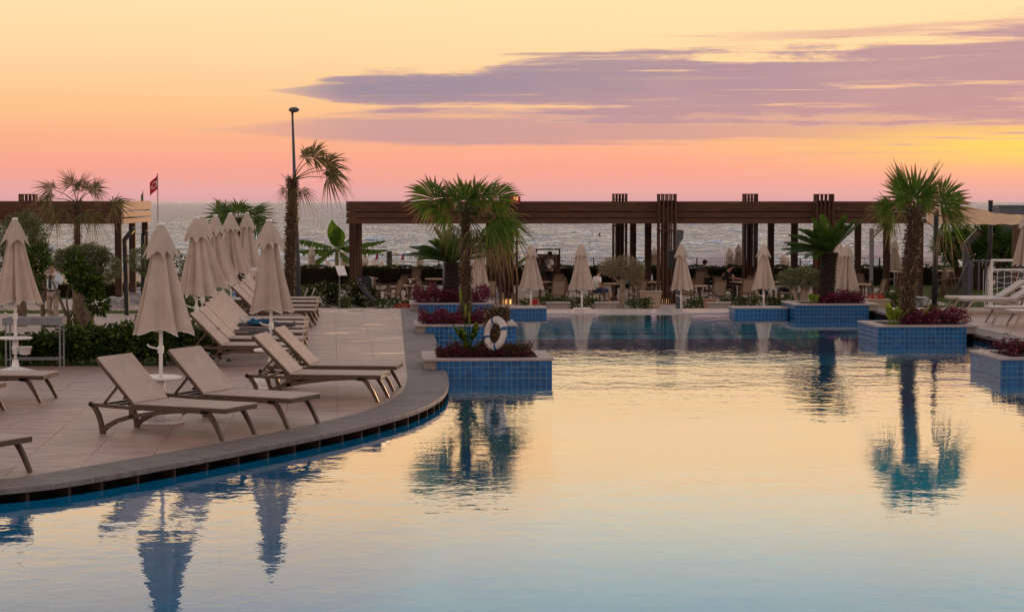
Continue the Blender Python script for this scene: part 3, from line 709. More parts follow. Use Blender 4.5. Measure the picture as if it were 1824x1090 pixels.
def parasol(x, y, z, label, seed, group, table=True, basket=False, skew=0.0, base='drum', rz=0.0, crank=True):
    root = thing('closed_parasol', label, 'parasol', (x, y, z), rz, group)
    MB().tube([(0, 0, .05), (0, 0, 1.4), (0, 0, 2.66)], .026, 10).build('pole', white_m, root, True)
    mb, hem = canopy_mesh(seed, R0=.395 + .045 * ((seed * 7) % 5) / 4, skew=skew); c = mb.build('canopy', canvas_m, root, True)
    hp = MB(); hp.tube(hem[::1] + hem[:1], .007, 4, False); hp.build('hem_piping', hem_m, c, True)
    bell_mesh(seed).build('top_vent', canvas_m, root, True)
    MB().lathe([(.052, 2.672), (.05, 2.70), (.03, 2.715)], 12).build('finial', white_m, root, True)
    if crank:
        k = MB().box((.0, -.005, 1.0), (.07, .075, .10)).build('crank_box', white_m, root)
        MB().tube([(0.03, -.04, 1.0), (-.14, -.06, 1.04), (-.17, -.07, 1.07)], .014, 6).build('crank_handle', white_m, k)
    if table:
        tb = MB().lathe([(.05, .585), (.27, .60), (.29, .615), (.29, .632), (.275, .638), (.05, .632)], 32).build('table_disc', white_m, root, True)
        MB().lathe([(.05, .34), (.055, .585)], 12).lathe([(.065, .42), (.065, .47)], 12).build('sleeve', white_m, root, True)
    if base == 'drum':
        MB().lathe([(.30, 0), (.315, .015), (.315, .045), (.29, .05), (.30, .055), (.295, .16), (.27, .175), (.06, .19), (.05, .30), (.02, .30)], 32).build('drum_base', white_m, root, True)
    else:
        MB().lathe([(.42, 0), (.42, .035), (.07, .12), (.05, .24), (.02, .24)], 8).build('base_plate', white_m, root)
    if basket:
        MB().lathe([(.05, .33), (.09, .34), (.12, .46), (.125, .46), (.125, .475), (.115, .475), (.09, .36)], 16, (.17, -.02, 0)).build('waste_basket', white_m, root, True)
    if table: root.rotation_euler = (R(random.uniform(-.9, .9)), R(random.uniform(-.9, .9)), rz)
    return root
GD = 'closed parasols on the pool deck'
def bp(px, D): return XP(px, D)
dk = [ # px of the pole, distance, label, skew, basket, base, rz
 (26, 33.2, 'closed beige parasol leftmost on the deck, in front of the grey trough table', 0.03, True, 'plate', .3),
 (284.5, 25.75, 'largest closed beige parasol, between the two nearest loungers', .03, False, 'drum', 1.2),
 (349, 35.55, 'wide closed beige parasol directly right of the largest one', .0, False, 'drum', 2.2),
 (360, 38.55, 'closed beige parasol half hidden behind the wide one', .16, False, 'drum', .6),
 (382, 41.55, 'closed beige parasol leaning canopy third behind the wide one', .16, False, 'drum', 2.9),
 (412, 46.6, 'closed beige parasol with bottles on its table disc, at the far lounger pair', .10, False, 'drum', 1.7),
 (441, 50.2, 'farthest closed beige parasol of the deck row, before the dark low palm', .03, False, 'drum', 4.0),
 (484.5, 30.55, 'closed beige parasol standing alone between the second pair of loungers', .0, True, 'drum', 5.1)]
PAR = []
for i, (px, D, lb, sk, bk, bs, rz) in enumerate(dk):
    PAR.append(parasol(bp(px, D), D, 0, lb, i + 3, GD, True, bk, sk, bs))
parasol(XP(1827, 53.2), 53.2, 0, 'closed parasol cut by the picture edge beside the white goal', 31, GD, True, False)
GT = 'closed parasols on the lower terrace'
for i, (px, D, lb, tb) in enumerate([
 (853, 62.5, 'closed parasol half hidden behind the bushy fan palm trunk', False), (946, 61, 'closed parasol above the low blue ledge and the terracotta urn', False),
 (1037, 61, 'closed parasol with a white table disc, left of the pale grey olive', True), (1213, 61, 'closed parasol beside the front slatted column and grey post', False),
 (1360, 61.2, 'closed parasol left of the flat topped olive, hiding a person in red', False), (1508, 60.5, 'closed parasol right of the leaning cycad trunk', False),
 (1494, 63, 'closed parasol peeking out behind the leaning cycad', False)]):
    parasol(XP(px, D), D, -1.05, lb, 40 + i, GT, tb, False, 0, 'drum')
# ================================================================== LOUNGERS
def make_lounger(name, label, fm, sm, loc, rz, group, back=45):
    root = thing(name, label, 'sun lounger', loc, rz, group)
    hw = .375; ca, sa = math.cos(R(back)), math.sin(R(back))
    hz = .405; hx = -.44; BL = .80
    # seat: textile with a resin border
    s = MB(); s.bbox((.255, 0, .407), (1.40, .744, .018), .006); s.build('seat', sm, root)
    fr = MB()
    for y in (-1, 1): fr.bbox((.255, y * (hw - .017), .369), (1.405, .034, .056), .006)
    fr.bbox((.94, 0, .369), (.036, .68, .056), .006); fr.bbox((-.425, 0, .378), (.03, .68, .04), .006)
    fr.build('seat_frame', fm, root)
    def bk(u, y, n): return (hx - u * ca + n * sa, y, hz + u * sa + n * ca)
    b = MB()
    def slab(mb, u0, u1, y0, y1, n0, n1):
        vs = [bk(u_, y_, n_) for n_ in (n0, n1) for u_, y_ in ((u0, y0), (u1, y0), (u1, y1), (u0, y1))]
        mb.add(vs, [(3, 2, 1, 0), (4, 5, 6, 7)] + [(i, (i + 1) % 4, 4 + (i + 1) % 4, 4 + i) for i in range(4)])
    slab(b, .0, BL, -.370, .370, .012, .030); bo = b.build('backrest', sm, root)
    bf = MB()
    for y in (-1, 1): slab(bf, 0, BL, y * (hw - .02) - .016, y * (hw - .02) + .016, -.034, .011)
    slab(bf, BL - .035, BL, -.34, .34, -.034, .011); slab(bf, .0, .03, -.34, .34, -.03, .005)
    bf.build('backrest_frame', fm, bo)
    for y in (-1, 1):
        Y_ = y * hw
        r = MB(); r.sweep([(-1.12, Y_, .375), (-.8, Y_, .362), (-.44, Y_, .352), (.3, Y_, .352), (.72, Y_, .352)], .042, .045)
        r.bbox((-.455, Y_, .30), (.085, .04, .17), .008)
        r.build('side_rail', fm, root)
        q = MB(); q.sweep([(-1.115, Y_, .39), (-1.04, Y_, .34), (-.975, Y_, .24), (-.935, Y_, .12), (-.915, Y_, .0)], [.042] * 5, [.05, .06, .062, .06, .055], up=(1, 0, 0))
        q.sweep([(-.925, Y_, .035), (-.84, Y_, .10), (-.68, Y_, .18), (-.45, Y_, .245), (-.15, Y_, .295), (.2, Y_, .333), (.5, Y_, .345)], .04, [.07, .062, .056, .055, .05, .04, .028])
        q.bbox((-.915, Y_, .014), (.085, .048, .028), .008); q.build('rear_leg', fm, root)
        l = MB(); l.sweep([(.60, Y_, .348), (.70, Y_, .338), (.755, Y_, .285), (.84, Y_, .15), (.915, Y_, .0)], .042, [.05, .058, .058, .052, .046], up=(1, 0, .3)); l.build('front_leg', fm, root)
        st = MB(); st.bar((hx - .36 * ca, y * .33, hz + .36 * sa - .03), (-.93, y * .33, .375), .022, .03); st.build('prop_strut', fm, root)
    cb = MB(); cb.box((-.93, 0, .375), (.05, .72, .035)); cb.box((-.78, 0, .365), (.04, .72, .03)); cb.build('crossbar', fm, root)
    ub = MB(); ub.bbox((.45, .0, .345), (.3, .5, .03), .01); ub.bbox((.3, .0, .335), (.06, .08, .05), .01); ub.build('under_brace', fm, root)
    return root
GL = 'sun loungers on the left deck'
proto = None; LOUNGE = {}
def put_lounger(key, px, py, hd, label, far=False):
    """px, py: where the near (or far) front foot touches the deck; hd: heading of the foot end in degrees"""
    global proto
    p_ = G(px, py); a = R(hd); d = Vector((math.cos(a), math.sin(a), 0)); n = Vector((-math.sin(a), math.cos(a), 0))
    c = p_ - d * .915 + n * (.375 if not far else -.375)
    if proto is None: proto = make_lounger('sun_lounger', label, frame_m, sling_m, (c.x, c.y, 0), a, GL); r = proto
    else: r = dup(proto, (c.x, c.y, 0), a, label)
    LOUNGE[key] = (r, c, d); return r
put_lounger(1, 396.6, 785.2, -24.5, 'nearest complete brown lounger, left of the largest parasol')
put_lounger(2, 513.8, 764.2, -25.5, 'brown lounger between the largest parasol and the grey pool edge')
put_lounger(3, 673.2, 716.6, -8, 'brown lounger in front of the lone parasol, feet by the curve of the pool edge')
put_lounger(4, 701.3, 697.6, -5, 'brown lounger just behind the lone parasol')
def by_seat(key, px, D, hd, label):
    y = 358.5 + 3.0 * F / D; return put_lounger(key, px, y, hd, label)
by_seat(5, 526, 34.35, -3, 'brown lounger beside the wide parasol, nearest of the long row')
by_seat(6, 531, 36.0, -3, 'brown lounger just behind the wide parasol')
by_seat(7, 534, 37.75, -3, 'brown lounger with a grey towel spread on its seat')
by_seat(8, 535.5, 39.2, -3, 'brown lounger with the blue towel and dark clothes heaped on it')
by_seat(9, 538, 40.7, -3, 'brown lounger with a pale cloth at its backrest hinge')
by_seat(10, 538, 42.2, -3, 'brown lounger behind the one with the pale cloth, last of its row')
by_seat(11, 555, 45.4, -2, 'brown lounger nearest of the four at the far end of the deck')
by_seat(12, 558, 47.2, -2, 'second brown lounger of the far four, behind the parasol with bottles')
by_seat(13, 561, 49.2, -2, 'third brown lounger of the far four, before the lawn')
by_seat(14, 561, 51.0, -2, 'farthest brown lounger, touching the lawn edge')
put_lounger(15, 72, 717.4, -5, 'brown lounger at the left edge under the leftmost parasol')
put_lounger(16, 7, 730.7, -5, 'brown lounger of which one foot shows at the left picture edge', far=True)
put_lounger(17, 53.7, 840.8, -27, 'brown lounger foot end jutting in at the left above the pool edge', far=True)
GR = 'pale loungers on the right terrace'
rp = None
for k, (px, py, lb) in enumerate([(1694, 556, 'pale lounger farthest on the right terrace, below the goal'), (1718.7, 559.6, 'second pale lounger on the right terrace, before the farthest'),
                       (1767, 577, 'third pale lounger on the right terrace, above the dark red plants'), (1805, 584.4, 'nearest pale lounger on the right terrace, at the picture edge')]):
    p_ = G(px, py); a = R(178); d = Vector((math.cos(a), math.sin(a), 0)); n = Vector((-math.sin(a), math.cos(a), 0)); c = p_ - d * .915 - n * .375
    if rp is None: rp = make_lounger('sun_lounger', lb, resinw_m, slingw_m, (c.x, c.y, 0), a, GR, 33)
    else: dup(rp, (c.x, c.y, 0), a, lb)
for px, D, lb in [(991, 58.3, 'white lounger back above the pool edge, right of the terracotta urn'), (1076, 58.3, 'white lounger back above the pool edge, before the pale olive'), (1272, 58.3, 'white lounger back above the pool edge, right of the grey post')]:
    if px == 991: tp_ = q = make_lounger('sun_lounger', lb, resinw_m, slingw_m, (XP(px, D), D, -1.05), R(92), 'white loungers on the lower terrace', 49)
    else: q = dup(tp_, (XP(px, D), D, -1.05), R(92), lb)
# things on the loungers
def cloth(name, label, cat, c, ang, L, Wd, z, mat, seed, amp=.03, edge=.0, n=26):
    r = np.random.default_rng(seed); k1 = r.normal(0, 9, (6, 2)); ph = r.uniform(0, 6.28, 6); mb = MB(); vs = []
    for lay in (0, 1):
        for i in range(n):
            for j in range(n):
                u_, v_ = i / (n - 1) - .5, j / (n - 1) - .5
                x = u_ * L * (1 + .08 * math.sin(7 * v_ + seed)); y = v_ * Wd * (1 + .1 * math.sin(6 * u_ + seed))
                h = sum(math.sin(k1[q][0] * u_ + k1[q][1] * v_ + ph[q]) for q in range(6)) / 6
                ed = max(abs(u_), abs(v_)) * 2
                zz = (abs(h) * amp * 2.2 + .012) if lay else .0
                if edge: zz -= max(0, abs(v_) * Wd - .37) * edge
                vs.append((x, y, zz))
    f = []
    for i in range(n - 1):
        for j in range(n - 1):
            a = i * n + j; f.append((a + n * n, a + n + n * n, a + n + 1 + n * n, a + 1 + n * n)); f.append((a, a + 1, a + n + 1, a + n))
    for i in range(n - 1):
        for a, b in ((i * n, i * n + n), (i * n + n - 1 + n, i * n + n - 1), (i + 1, i), ((n - 1) * n + i, (n - 1) * n + i + 1)): f.append((a, b, b + n * n, a + n * n))
    mb.add(vs, f); o = mb.build(name, mat, None, True); o.location = (c.x, c.y, z); o.rotation_euler = (0, 0, ang); return tag(o, label, cat)
def onl(k, s, n=0):
    r, c, d = LOUNGE[k]; return c + d * s + Vector((-d.y, d.x, 0)) * n
a_ = R(-3)
cloth('towel', 'grey towel spread over a lounger seat and hanging down its near side', 'towel', onl(7, .05), a_, 1.0, .95, .414, towel_m, 1, .012, 2.2)
cloth('towel', 'blue towel crumpled on top of the dark clothes', 'towel', onl(8, .02, -.06), a_ + .2, .50, .5, .47, blue_m, 2, .075)
cloth('dark_clothes', 'dark clothes heaped on the lounger under the blue towel', 'clothes', onl(8, .05, -.02), a_, 1.15, .5, .413, towel_m, 3, .042)
cloth('pale_cloth', 'pale cloth bundled at the hinge of a lounger', 'cloth', onl(9, -.28), a_, .42, .45, .414, slingw_m, 4, .05)
cloth('striped_towel', 'dark rolled shirt lying near the foot end of the lounger with the blue towel', 'clothes', onl(8, .62, -.1), a_, .22, .4, .413, towel_m, 6, .05)
u6 = PAR[5].location
glass_m = pmat('bottle_plastic', (.55, .60, .66), (.48, .53, .6), rough=.15)
for k, (dx, dy, lb) in enumerate([(-.20, .04, 'left one of the two small water bottles on the parasol table'), (.09, -.08, 'right one of the two small water bottles on the parasol table')]):
    b = thing('water_bottle', lb, 'bottle', (u6.x + dx, u6.y + dy, .64), 0, 'bottles on a parasol table')
    MB().lathe([(.034, 0), (.036, .02), (.034, .1), (.036, .17), (.015, .21), (.014, .225)], 12).build('bottle_body', glass_m, b, True)
    MB().lathe([(.037, .06), (.037, .13)], 12).build('label_band', pmat('bottle_label', (.05, .2, .5), rough=.5), b, True); MB().lathe([(.016, .222), (.016, .245)], 10).build('cap', white_m, b)
c_ = thing('paper_cup', 'paper cup standing between the two bottles on the parasol table', 'cup', (u6.x - .12, u6.y - .05, .64)); MB().lathe([(.03, 0), (.042, .11), (.038, .11), (.028, .01)], 14).build('cup_body', canvas_m, c_, True); MB().lathe([(.043, .104), (.043, .112)], 14).build('cup_rim', white_m, c_)
# ================================================================== TROUGH TABLE
D = 34.3; xa, xb = XP(7, D), XP(110, D); L = xb - xa
tt = thing('trough_table', 'grey metal trough table on thin legs at the hedge', 'table', ((xa + xb) / 2, D + .12, 0), R(3))
MB().bbox((0, 0, .80), (L, .42, .012), .004).build('tray_floor', grey_m, tt)
tr_ = MB()
for s in (-1, 1): tr_.box((0, s * .215, .84), (L, .014, .125)); tr_.box((s * (L / 2 + .006), 0, .84), (.014, .444, .125))
tr_.build('tray_side', grey_m, tt)
for s in (-1, 1): MB().bbox((0, s * .17, .905), (L + .02, .10, .014), .004).build('top_slat', grey_m, tt)
for x in (-1, 1):
    for y in (-1, 1): MB().box((x * (L / 2 - .04), y * .19, .39), (.026, .026, .78)).build('leg', grey_m, tt)
for y in (-1, 1): MB().box((0, y * .19, .16), (L - .1, .02, .022)).build('stretcher', grey_m, tt)
# ================================================================== PLANTS
def rot_to(d, up=(0, 0, 1)):
    d = Vector(d).normalized(); x = d.cross(Vector(up))
    if x.length < .05: x = d.cross(Vector((0, 1, 0)))
    x.normalize(); n = x.cross(d); return Matrix((x, d, n)).transposed()      # local x side, y along, z normal
def fan_frond(root, base, d, Lp, Rf, mat, nseg=26, spread=112, droop=.25, stiff=.55, roll=0.0, seed=0, name='frond', tipdry=.12, ragged=0.15):
    """palmate frond: petiole Lp, then a fan of folded segments of length Rf"""
    r = np.random.default_rng(seed); M_ = rot_to(d) @ Matrix.Rotation(roll, 3, 'Y'); base = Vector(base)
    end = base + M_ @ Vector((0, Lp, 0)) - Vector((0, 0, Lp * .10))
    mb = MB(); mb.tip = []
    mb.tube([base, base + M_ @ Vector((0, Lp * .5, .03 * Lp)), end], [.020, .013, .010], 5); mb.tip += [.2] * len(mb.v)
    rm = [.04, .35, stiff, .80, 1.0]
    for k in range(nseg):
        a = R(-spread + 2 * spread * k / (nseg - 1)) + r.normal(0, .025); ll = Rf * (1 - .28 * (abs(a) / R(spread)) ** 2) * (1 + r.normal(0, ragged * .4))
        wmax = ll * stiff * 2 * R(spread) / nseg * .98
        dr = droop * (1 + r.normal(0, .35)); tw = r.normal(0, .10)
        o = len(mb.v); vs = []; tp = []
        for i, q in enumerate(rm):
            rad = ll * q; wd = wmax * (q / stiff if q <= stiff else (1 - (q - stiff) / (1 - stiff) * .93)) * .5
            c = Vector((math.sin(a) * rad, math.cos(a) * rad, -.10 * Rf * abs(math.sin(a)) * q + tw * max(0, q - stiff) * Rf))
            side = Vector((math.cos(a), -math.sin(a), 0))
            hang = Vector((0, 0, -dr * Rf * max(0, q - .3) ** 2 * 1.6))
            fold = .35 * wd
            for s in (-1, 0, 1): vs.append(end + M_ @ (c + side * (wd * s) + Vector((0, 0, -fold if s == 0 else 0))) + hang); tp.append(q * (1 - tipdry) + tipdry * (1 if q > .75 else .4 * q) + (.12 if abs(a) > R(spread * .8) else 0) + r.normal(0, .03))
        f = []
        for i in range(len(rm) - 1):
            b = i * 3; f += [(b, b + 1, b + 4, b + 3), (b + 1, b + 2, b + 5, b + 4)]
        mb.add(vs, f); mb.tip += [min(max(x, 0), 1) for x in tp]
    mb.tip = [max(0, (x - .0)) for x in mb.tip]
    return mb.build(name, mat, root)
def trunk_palm(root, pts, rad, nf=900, fl=.13, seed=1, name='trunk'):
    pts = [Vector(q) for q in pts]; m = 26; P_ = []; r = np.random.default_rng(seed)
    cr = cat_rom([tuple(q) for q in pts], .12); rr = [float(np.interp(i / (len(cr) - 1), np.linspace(0, 1, len(rad)), rad)) * (1 + .06 * math.sin(i * 2.1)) for i in range(len(cr))]
    tk = MB().tube(cr, rr, 14).build(name, trunk_m, root, True)
    cr = np.array(cr); ii = r.integers(0, len(cr), nf); th = r.uniform(0, 6.28, nf)
    out_ = np.stack([np.cos(th), np.sin(th), np.zeros(nf)], 1)
    P = cr[ii] + out_ * (np.array(rr)[ii] * .93)[:, None] + np.stack([np.zeros(nf)] * 2 + [r.uniform(-.06, .06, nf)], 1)
    Dr = unit(out_ * r.uniform(.25, .9, nf)[:, None] + np.array([0, 0, 1.0]) * r.uniform(-.35, 1.0, nf)[:, None] + r.normal(0, .2, (nf, 3)))
    Vv, Ff = leaves(P, Dr, fl * r.uniform(.5, 1.3, nf), fl * .22, .1)
    q = npmesh('trunk_fibre', Vv, Ff, fibre_m, root); q['kind'] = 'stuff'
def dirv(az_, el_): a, e = R(az_), R(el_); return (math.sin(a) * math.cos(e), -math.cos(a) * math.cos(e), math.sin(e))   # az 0 faces the camera, 90 right
def fan_palm(label, base, top, rad, fronds, mat, nf=900, dry=(), name='fan_palm', fl=.13, grp='fan palms'):
    root = thing(name, label, 'palm tree', base, 0, grp); b = Vector(base); tp = Vector(top) - b
    trunk_palm(root, [(0, 0, -.1), (tp.x * .3, tp.y * .3, tp.z * .35), (tp.x * .8, tp.y * .8, tp.z * .75), tuple(tp)], rad, nf, fl, seed=int(abs(base[0]) * 100))
    for i, (a, e, lp_, rf, dr, st) in enumerate(fronds):
        fan_frond(root, tp + Vector((0, 0, -.05 - .002 * i)), dirv(a, e), lp_, rf, mat, droop=dr, stiff=st, roll=R(58) * math.sin(R(a)) + random.uniform(-.25, .25), seed=i + int(abs(base[0]) * 10))
    for i, (a, e, lp_, rf, dr, st) in enumerate(dry):
        fan_frond(root, tp + Vector((0, 0, -.15)), dirv(a, e), lp_, rf, fandry_m, nseg=20, droop=dr, stiff=st, roll=R(50) * math.sin(R(a)) + random.uniform(-.4, .4), seed=90 + i, name='dry_frond', tipdry=.5, ragged=.5, spread=85)
    return root
# bushy fan palm on the second planter
b = pl(P2, 1.18, .95); tpz = W(829, 372, b.y)
fan_palm('bushy fan palm with a full green crown in the second left planter', b, tpz, [.125, .11, .112, .10], [
 (-84, 26, .78, .80, .22, .62), (-58, 36, .62, .72, .18, .68), (-38, 46, .38, .72, .10, .70), (-4, 58, .34, .66, .08, .68), (30, 50, .42, .70, .10, .66), (58, 40, .58, .76, .15, .66), (88, 30, .74, .74, .22, .62),
 (150, 42, .5, .72, .12, .66), (-150, 40, .5, .72, .12, .66), (10, 14, .36, .62, .28, .6), (74, -4, .72, .86, .70, .40), (86, -8, .90, .88, .80, .36), (96, -14, .80, .80, .85, .34), (60, -18, .66, .74, .80, .36), (-62, 6, .45, .66, .35, .55)], fan_m,
 dry=[(80, -38, .6, .72, .9, .3), (60, -48, .5, .62, .9, .3), (105, -45, .6, .6, .9, .3), (30, -42, .42, .55, .9, .3), (-40, -45, .35, .45, .9, .3)], nf=1300, fl=.095)
# tall sparse fan palm on the fifth planter
b = pl(P5, .90, .95); tpz = W(1629, 372, b.y)
fan_palm('tall sparse fan palm with a hairy trunk in the right planter', b, tpz, [.155, .145, .15, .135], [
 (-16, 74, .30, .92, .04, .60), (-62, 58, .40, 1.0, .05, .56), (46, 60, .40, 1.0, .05, .56),
 (82, 30, .66, .70, .08, .64), (92, 16, .70, .72, .15, .58), (-82, 6, .52, .70, .45, .44), (-78, 22, .66, .52, .5, .38), (80, -6, .72, .78, .5, .42), (160, 52, .35, .75, .1, .66)], fan_m,
 dry=[(-80, -14, .55, .62, .8, .3), (78, -30, .6, .66, .9, .3), (-100, 6, .75, .45, .7, .25)], nf=1900, fl=.115)
# wind-blown palm by the light pole
D = 57.0; zb = ground_z(D)
fan_palm('ragged wind-blown fan palm beside the tall lamp pole', (XP(514, D), D, zb), W(521, 318, D), [.145, .135, .14, .125], [
 (75, 50, 1.0, .78, .35, .5), (92, 30, 1.15, .85, .5, .45), (88, 10, 1.05, .82, .7, .4), (110, 22, 1.2, .72, .5, .45), (70, 62, .85, .6, .4, .5)], fandry_m,
 dry=[(80, -30, .3, .6, .9, .3), (-70, -30, .25, .4, .9, .3), (30, -40, .2, .5, .9, .3), (-40, 35, .3, .3, .2, .3)], nf=2200, fl=.12)
# drooping palm before the left pergola
D = 61.0; zb = ground_z(D)
fan_palm('drooping fan palm in front of the small left pergola', (XP(139, D), D, zb), W(137, 360, D), [.115, .105, .10, .095], [
 (-88, 36, .95, .75, .55, .34), (-75, 18, .80, .65, .6, .32), (-20, 66, .70, .75, .25, .36), (25, 52, .75, .80, .3, .36), (70, 40, .85, .75, .4, .34), (88, 6, 1.15, .80, .35, .4), (150, 45, .7, .7, .5, .36), (-85, -10, .75, .5, .4, .4), (45, -28, .5, .42, .4, .4)], fandry_m,
 dry=[(-95, 16, 1.0, .6, .9, .28), (-70, -25, .7, .7, .9, .3), (70, -20, .6, .75, .9, .3), (30, -30, .4, .6, .9, .3), (-30, -10, .5, .6, .9, .3)], nf=700, fl=.10)
# low dark palm behind the deck parasols
D = 57.5; zb = ground_z(D)
fan_palm('low dark fan palm behind the row of closed parasols', (XP(428, D), D, zb), W(426, 388, D), [.17, .16, .15, .14], [
 (-85, 18, .45, .75, .2, .5), (-50, 35, .4, .75, .2, .5), (0, 48, .4, .7, .2, .5), (50, 30, .45, .75, .25, .5), (85, 22, .5, .75, .2, .5), (95, -12, .55, .7, .2, .4), (-95, -5, .4, .6, .4, .5), (20, 0, .35, .7, .5, .5), (170, 40, .4, .7, .2, .5)], cyc_m, nf=500)
# ---- cycads
def cycad(label, base, top, rad, fronds, name='cycad'):
    root = thing(name, label, 'cycad', base, 0, 'cycads'); tp = Vector(top) - Vector(base)
    cr = cat_rom([(0, 0, -.1), (tp.x * .35, tp.y * .35, tp.z * .4), tuple(tp)], .06)
    MB().tube(cr, [rad * (1.06 - .1 * i / len(cr)) for i in range(len(cr))], 16).build('trunk', cyctrunk_m, root, True)
    sc_ = MB()
    for i, c in enumerate(cr):
        for k in range(13):
            th = 2 * math.pi * (k + .5 * (i % 2)) / 13; d = Vector((math.cos(th), math.sin(th), .35)); q = Vector(c) + Vector((math.cos(th), math.sin(th), 0)) * rad * .95
            sc_.bar(q, q + d * .055, .075, .035)
    q = sc_.build('trunk_scale', cyctrunk_m, root); q['kind'] = 'stuff'
    for i, (a, e, L, dr) in enumerate(fronds):
        r = np.random.default_rng(i + 5); d = Vector(dirv(a, e)); side = d.cross(Vector((0, 0, 1)))
        if side.length < .1: side = Vector((1, 0, 0))
        side.normalize(); mb = MB(); mb.tip = []; pts = []
        for j in range(13): s = j / 12; pts.append(tp + d * (L * s) - Vector((0, 0, dr * L * s * s)) + Vector((0, 0, .02)))
        mb.tube(pts, [.012 * (1 - .7 * j / 12) for j in range(13)], 4); mb.tip = [.2] * len(mb.v)
        for j in range(46):
            s = .13 + .87 * j / 45; k = min(int(s * 12), 11); q = pts[k] + (pts[k + 1] - pts[k]) * (s * 12 - k); tn = (pts[k + 1] - pts[k]).normalized(); n_ = side.cross(tn).normalized()
            ll = .20 * (math.sin(math.pi * min(s * .88 + .12, 1)) ** .6 + .15) * L
            for sg in (-1, 1):
                dd = (tn * .62 + side * sg * .85 + n_ * .42).normalized(); w_ = tn * .011
                vs = [q - w_, q + w_, q + dd * ll * .7 + w_ * .8, q + dd * ll - Vector((0, 0, .01)), q + dd * ll * .7 - w_ * .8]
                mb.add(vs, [(0, 1, 2, 4), (4, 2, 3)]); mb.tip += [0, 0, .3, .8, .3]
        mb.build('frond', cyc_m, root)
    return root
fr = []
for k in range(30): fr.append((random.uniform(-180, 180) if k > 18 else -170 + k * 19, random.uniform(12, 66), random.uniform(1.05, 1.3), random.uniform(.05, .25)))
b = pl(P3, 1.12, .95); cycad('cycad with a spreading feathery crown behind the bushy fan palm', b, W(806, 470, b.y), .19, fr + [(-85, 12, 1.4, .05), (85, 12, 1.45, .05), (-70, 25, 1.4, .1), (75, 28, 1.4, .1), (-80, 35, 1.2, .2), (80, 38, 1.2, .2), (-60, 50, 1.1, .2), (-88, 20, 1.3, .15)])
fr2 = [(random.uniform(-150, -20), random.uniform(2, 48), random.uniform(1.05, 1.35), random.uniform(.05, .3)) for k in range(15)] + [(random.uniform(-20, 60), random.uniform(35, 75), random.uniform(1.0, 1.3), .1) for k in range(7)] + [(62, 50, 1.25, .02), (68, 44, 1.3, .02), (75, 52, 1.2, .03), (-85, 5, 1.35, .02), (-80, 15, 1.35, .05), (-88, 28, 1.3, .1), (-75, 40, 1.2, .1), (50, 62, 1.2, .0), (-60, 58, 1.2, .05), (-40, 68, 1.2, .05)]
b = pl(P4, 1.05, .9); cycad('cycad leaning left with its crown combed by the wind', b, W(1477, 452, b.y - .1), .195, fr2)
# ---- generic leaf masses
def ell_points(n, c, r, shell=.55, flat=1.0):
    d = unit(rng.normal(size=(n, 3))); q = rng.uniform(shell ** 3, 1, n) ** (1 / 3); lump = 1 + .13 * np.sin(d[:, 0] * 5 + c[0]) * np.cos(d[:, 1] * 4 + c[1]) + .10 * np.sin(d[:, 2] * 7 + d[:, 0] * 6)
    P = d * q[:, None] * lump[:, None] * np.array(r); return P + np.array(c), unit(d + rng.normal(0, .55, (n, 3)))
def crown(root, blobs, size, wd, mat, name='crown', per=900):
    Vs, Fs, o = [], [], 0
    for (c, r, k) in blobs:
        P, Dd = ell_points(int(per * k), c, r); Dd[:, 2] += .25; Dd = unit(Dd)
        Vv, Ff = leaves(P, Dd, size * rng.uniform(.6, 1.3, len(P)), wd, .2, .1); Vs.append(Vv); Fs.append(Ff + o); o += len(Vv)
    return npmesh(name, np.concatenate(Vs), np.concatenate(Fs), mat, root)
def limbs(root, mat, paths, name='trunk'):
    for i, (pts, rad) in enumerate(paths):
        cr = cat_rom(pts, .12); n = len(cr)
        rr = [float(np.interp(k / (n - 1), np.linspace(0, 1, len(rad)), rad)) * (1 + .10 * math.sin(k * 1.7 + i)) for k in range(n)]
        MB().tube(cr, rr, 10).build(name if i == 0 else 'limb', mat, root, True)
def tree(name, label, loc, trunk_paths, blobs, size, wd, lm, bm, cat='olive tree', per=900, grp=None):
    root = thing(name, label, cat, loc, 0, grp); limbs(root, bm, trunk_paths); crown(root, blobs, size, wd, lm, per=per); return root
OG = 'olive trees'
D = 52; zb = ground_z(D); s = D / F
tree('olive_tree', 'rounded olive tree behind the leftmost parasol', (XP(38, D), D, zb), [([(0, 0, 0), (.02, 0, .5), (-.05, 0, 1.0), (0, 0, 1.7)], [.15, .12, .11, .07]), ([(-.02, 0, .8), (-.3, 0, 1.4), (-.45, .1, 1.9)], [.07, .05, .03]), ([(0, 0, .9), (.3, 0, 1.5), (.4, -.1, 2.0)], [.07, .05, .03])],
     [((0, 0, 2.35), (.75, .75, .62), 2.2), ((-.35, -.1, 1.95), (.5, .5, .45), 1), ((.35, .1, 1.9), (.5, .5, .55), 1.2), ((.1, 0, 2.75), (.45, .45, .35), .8)], .11, .028, olive_m, bark_m, per=1500, grp=OG)
D = 48; zb = ground_z(D)
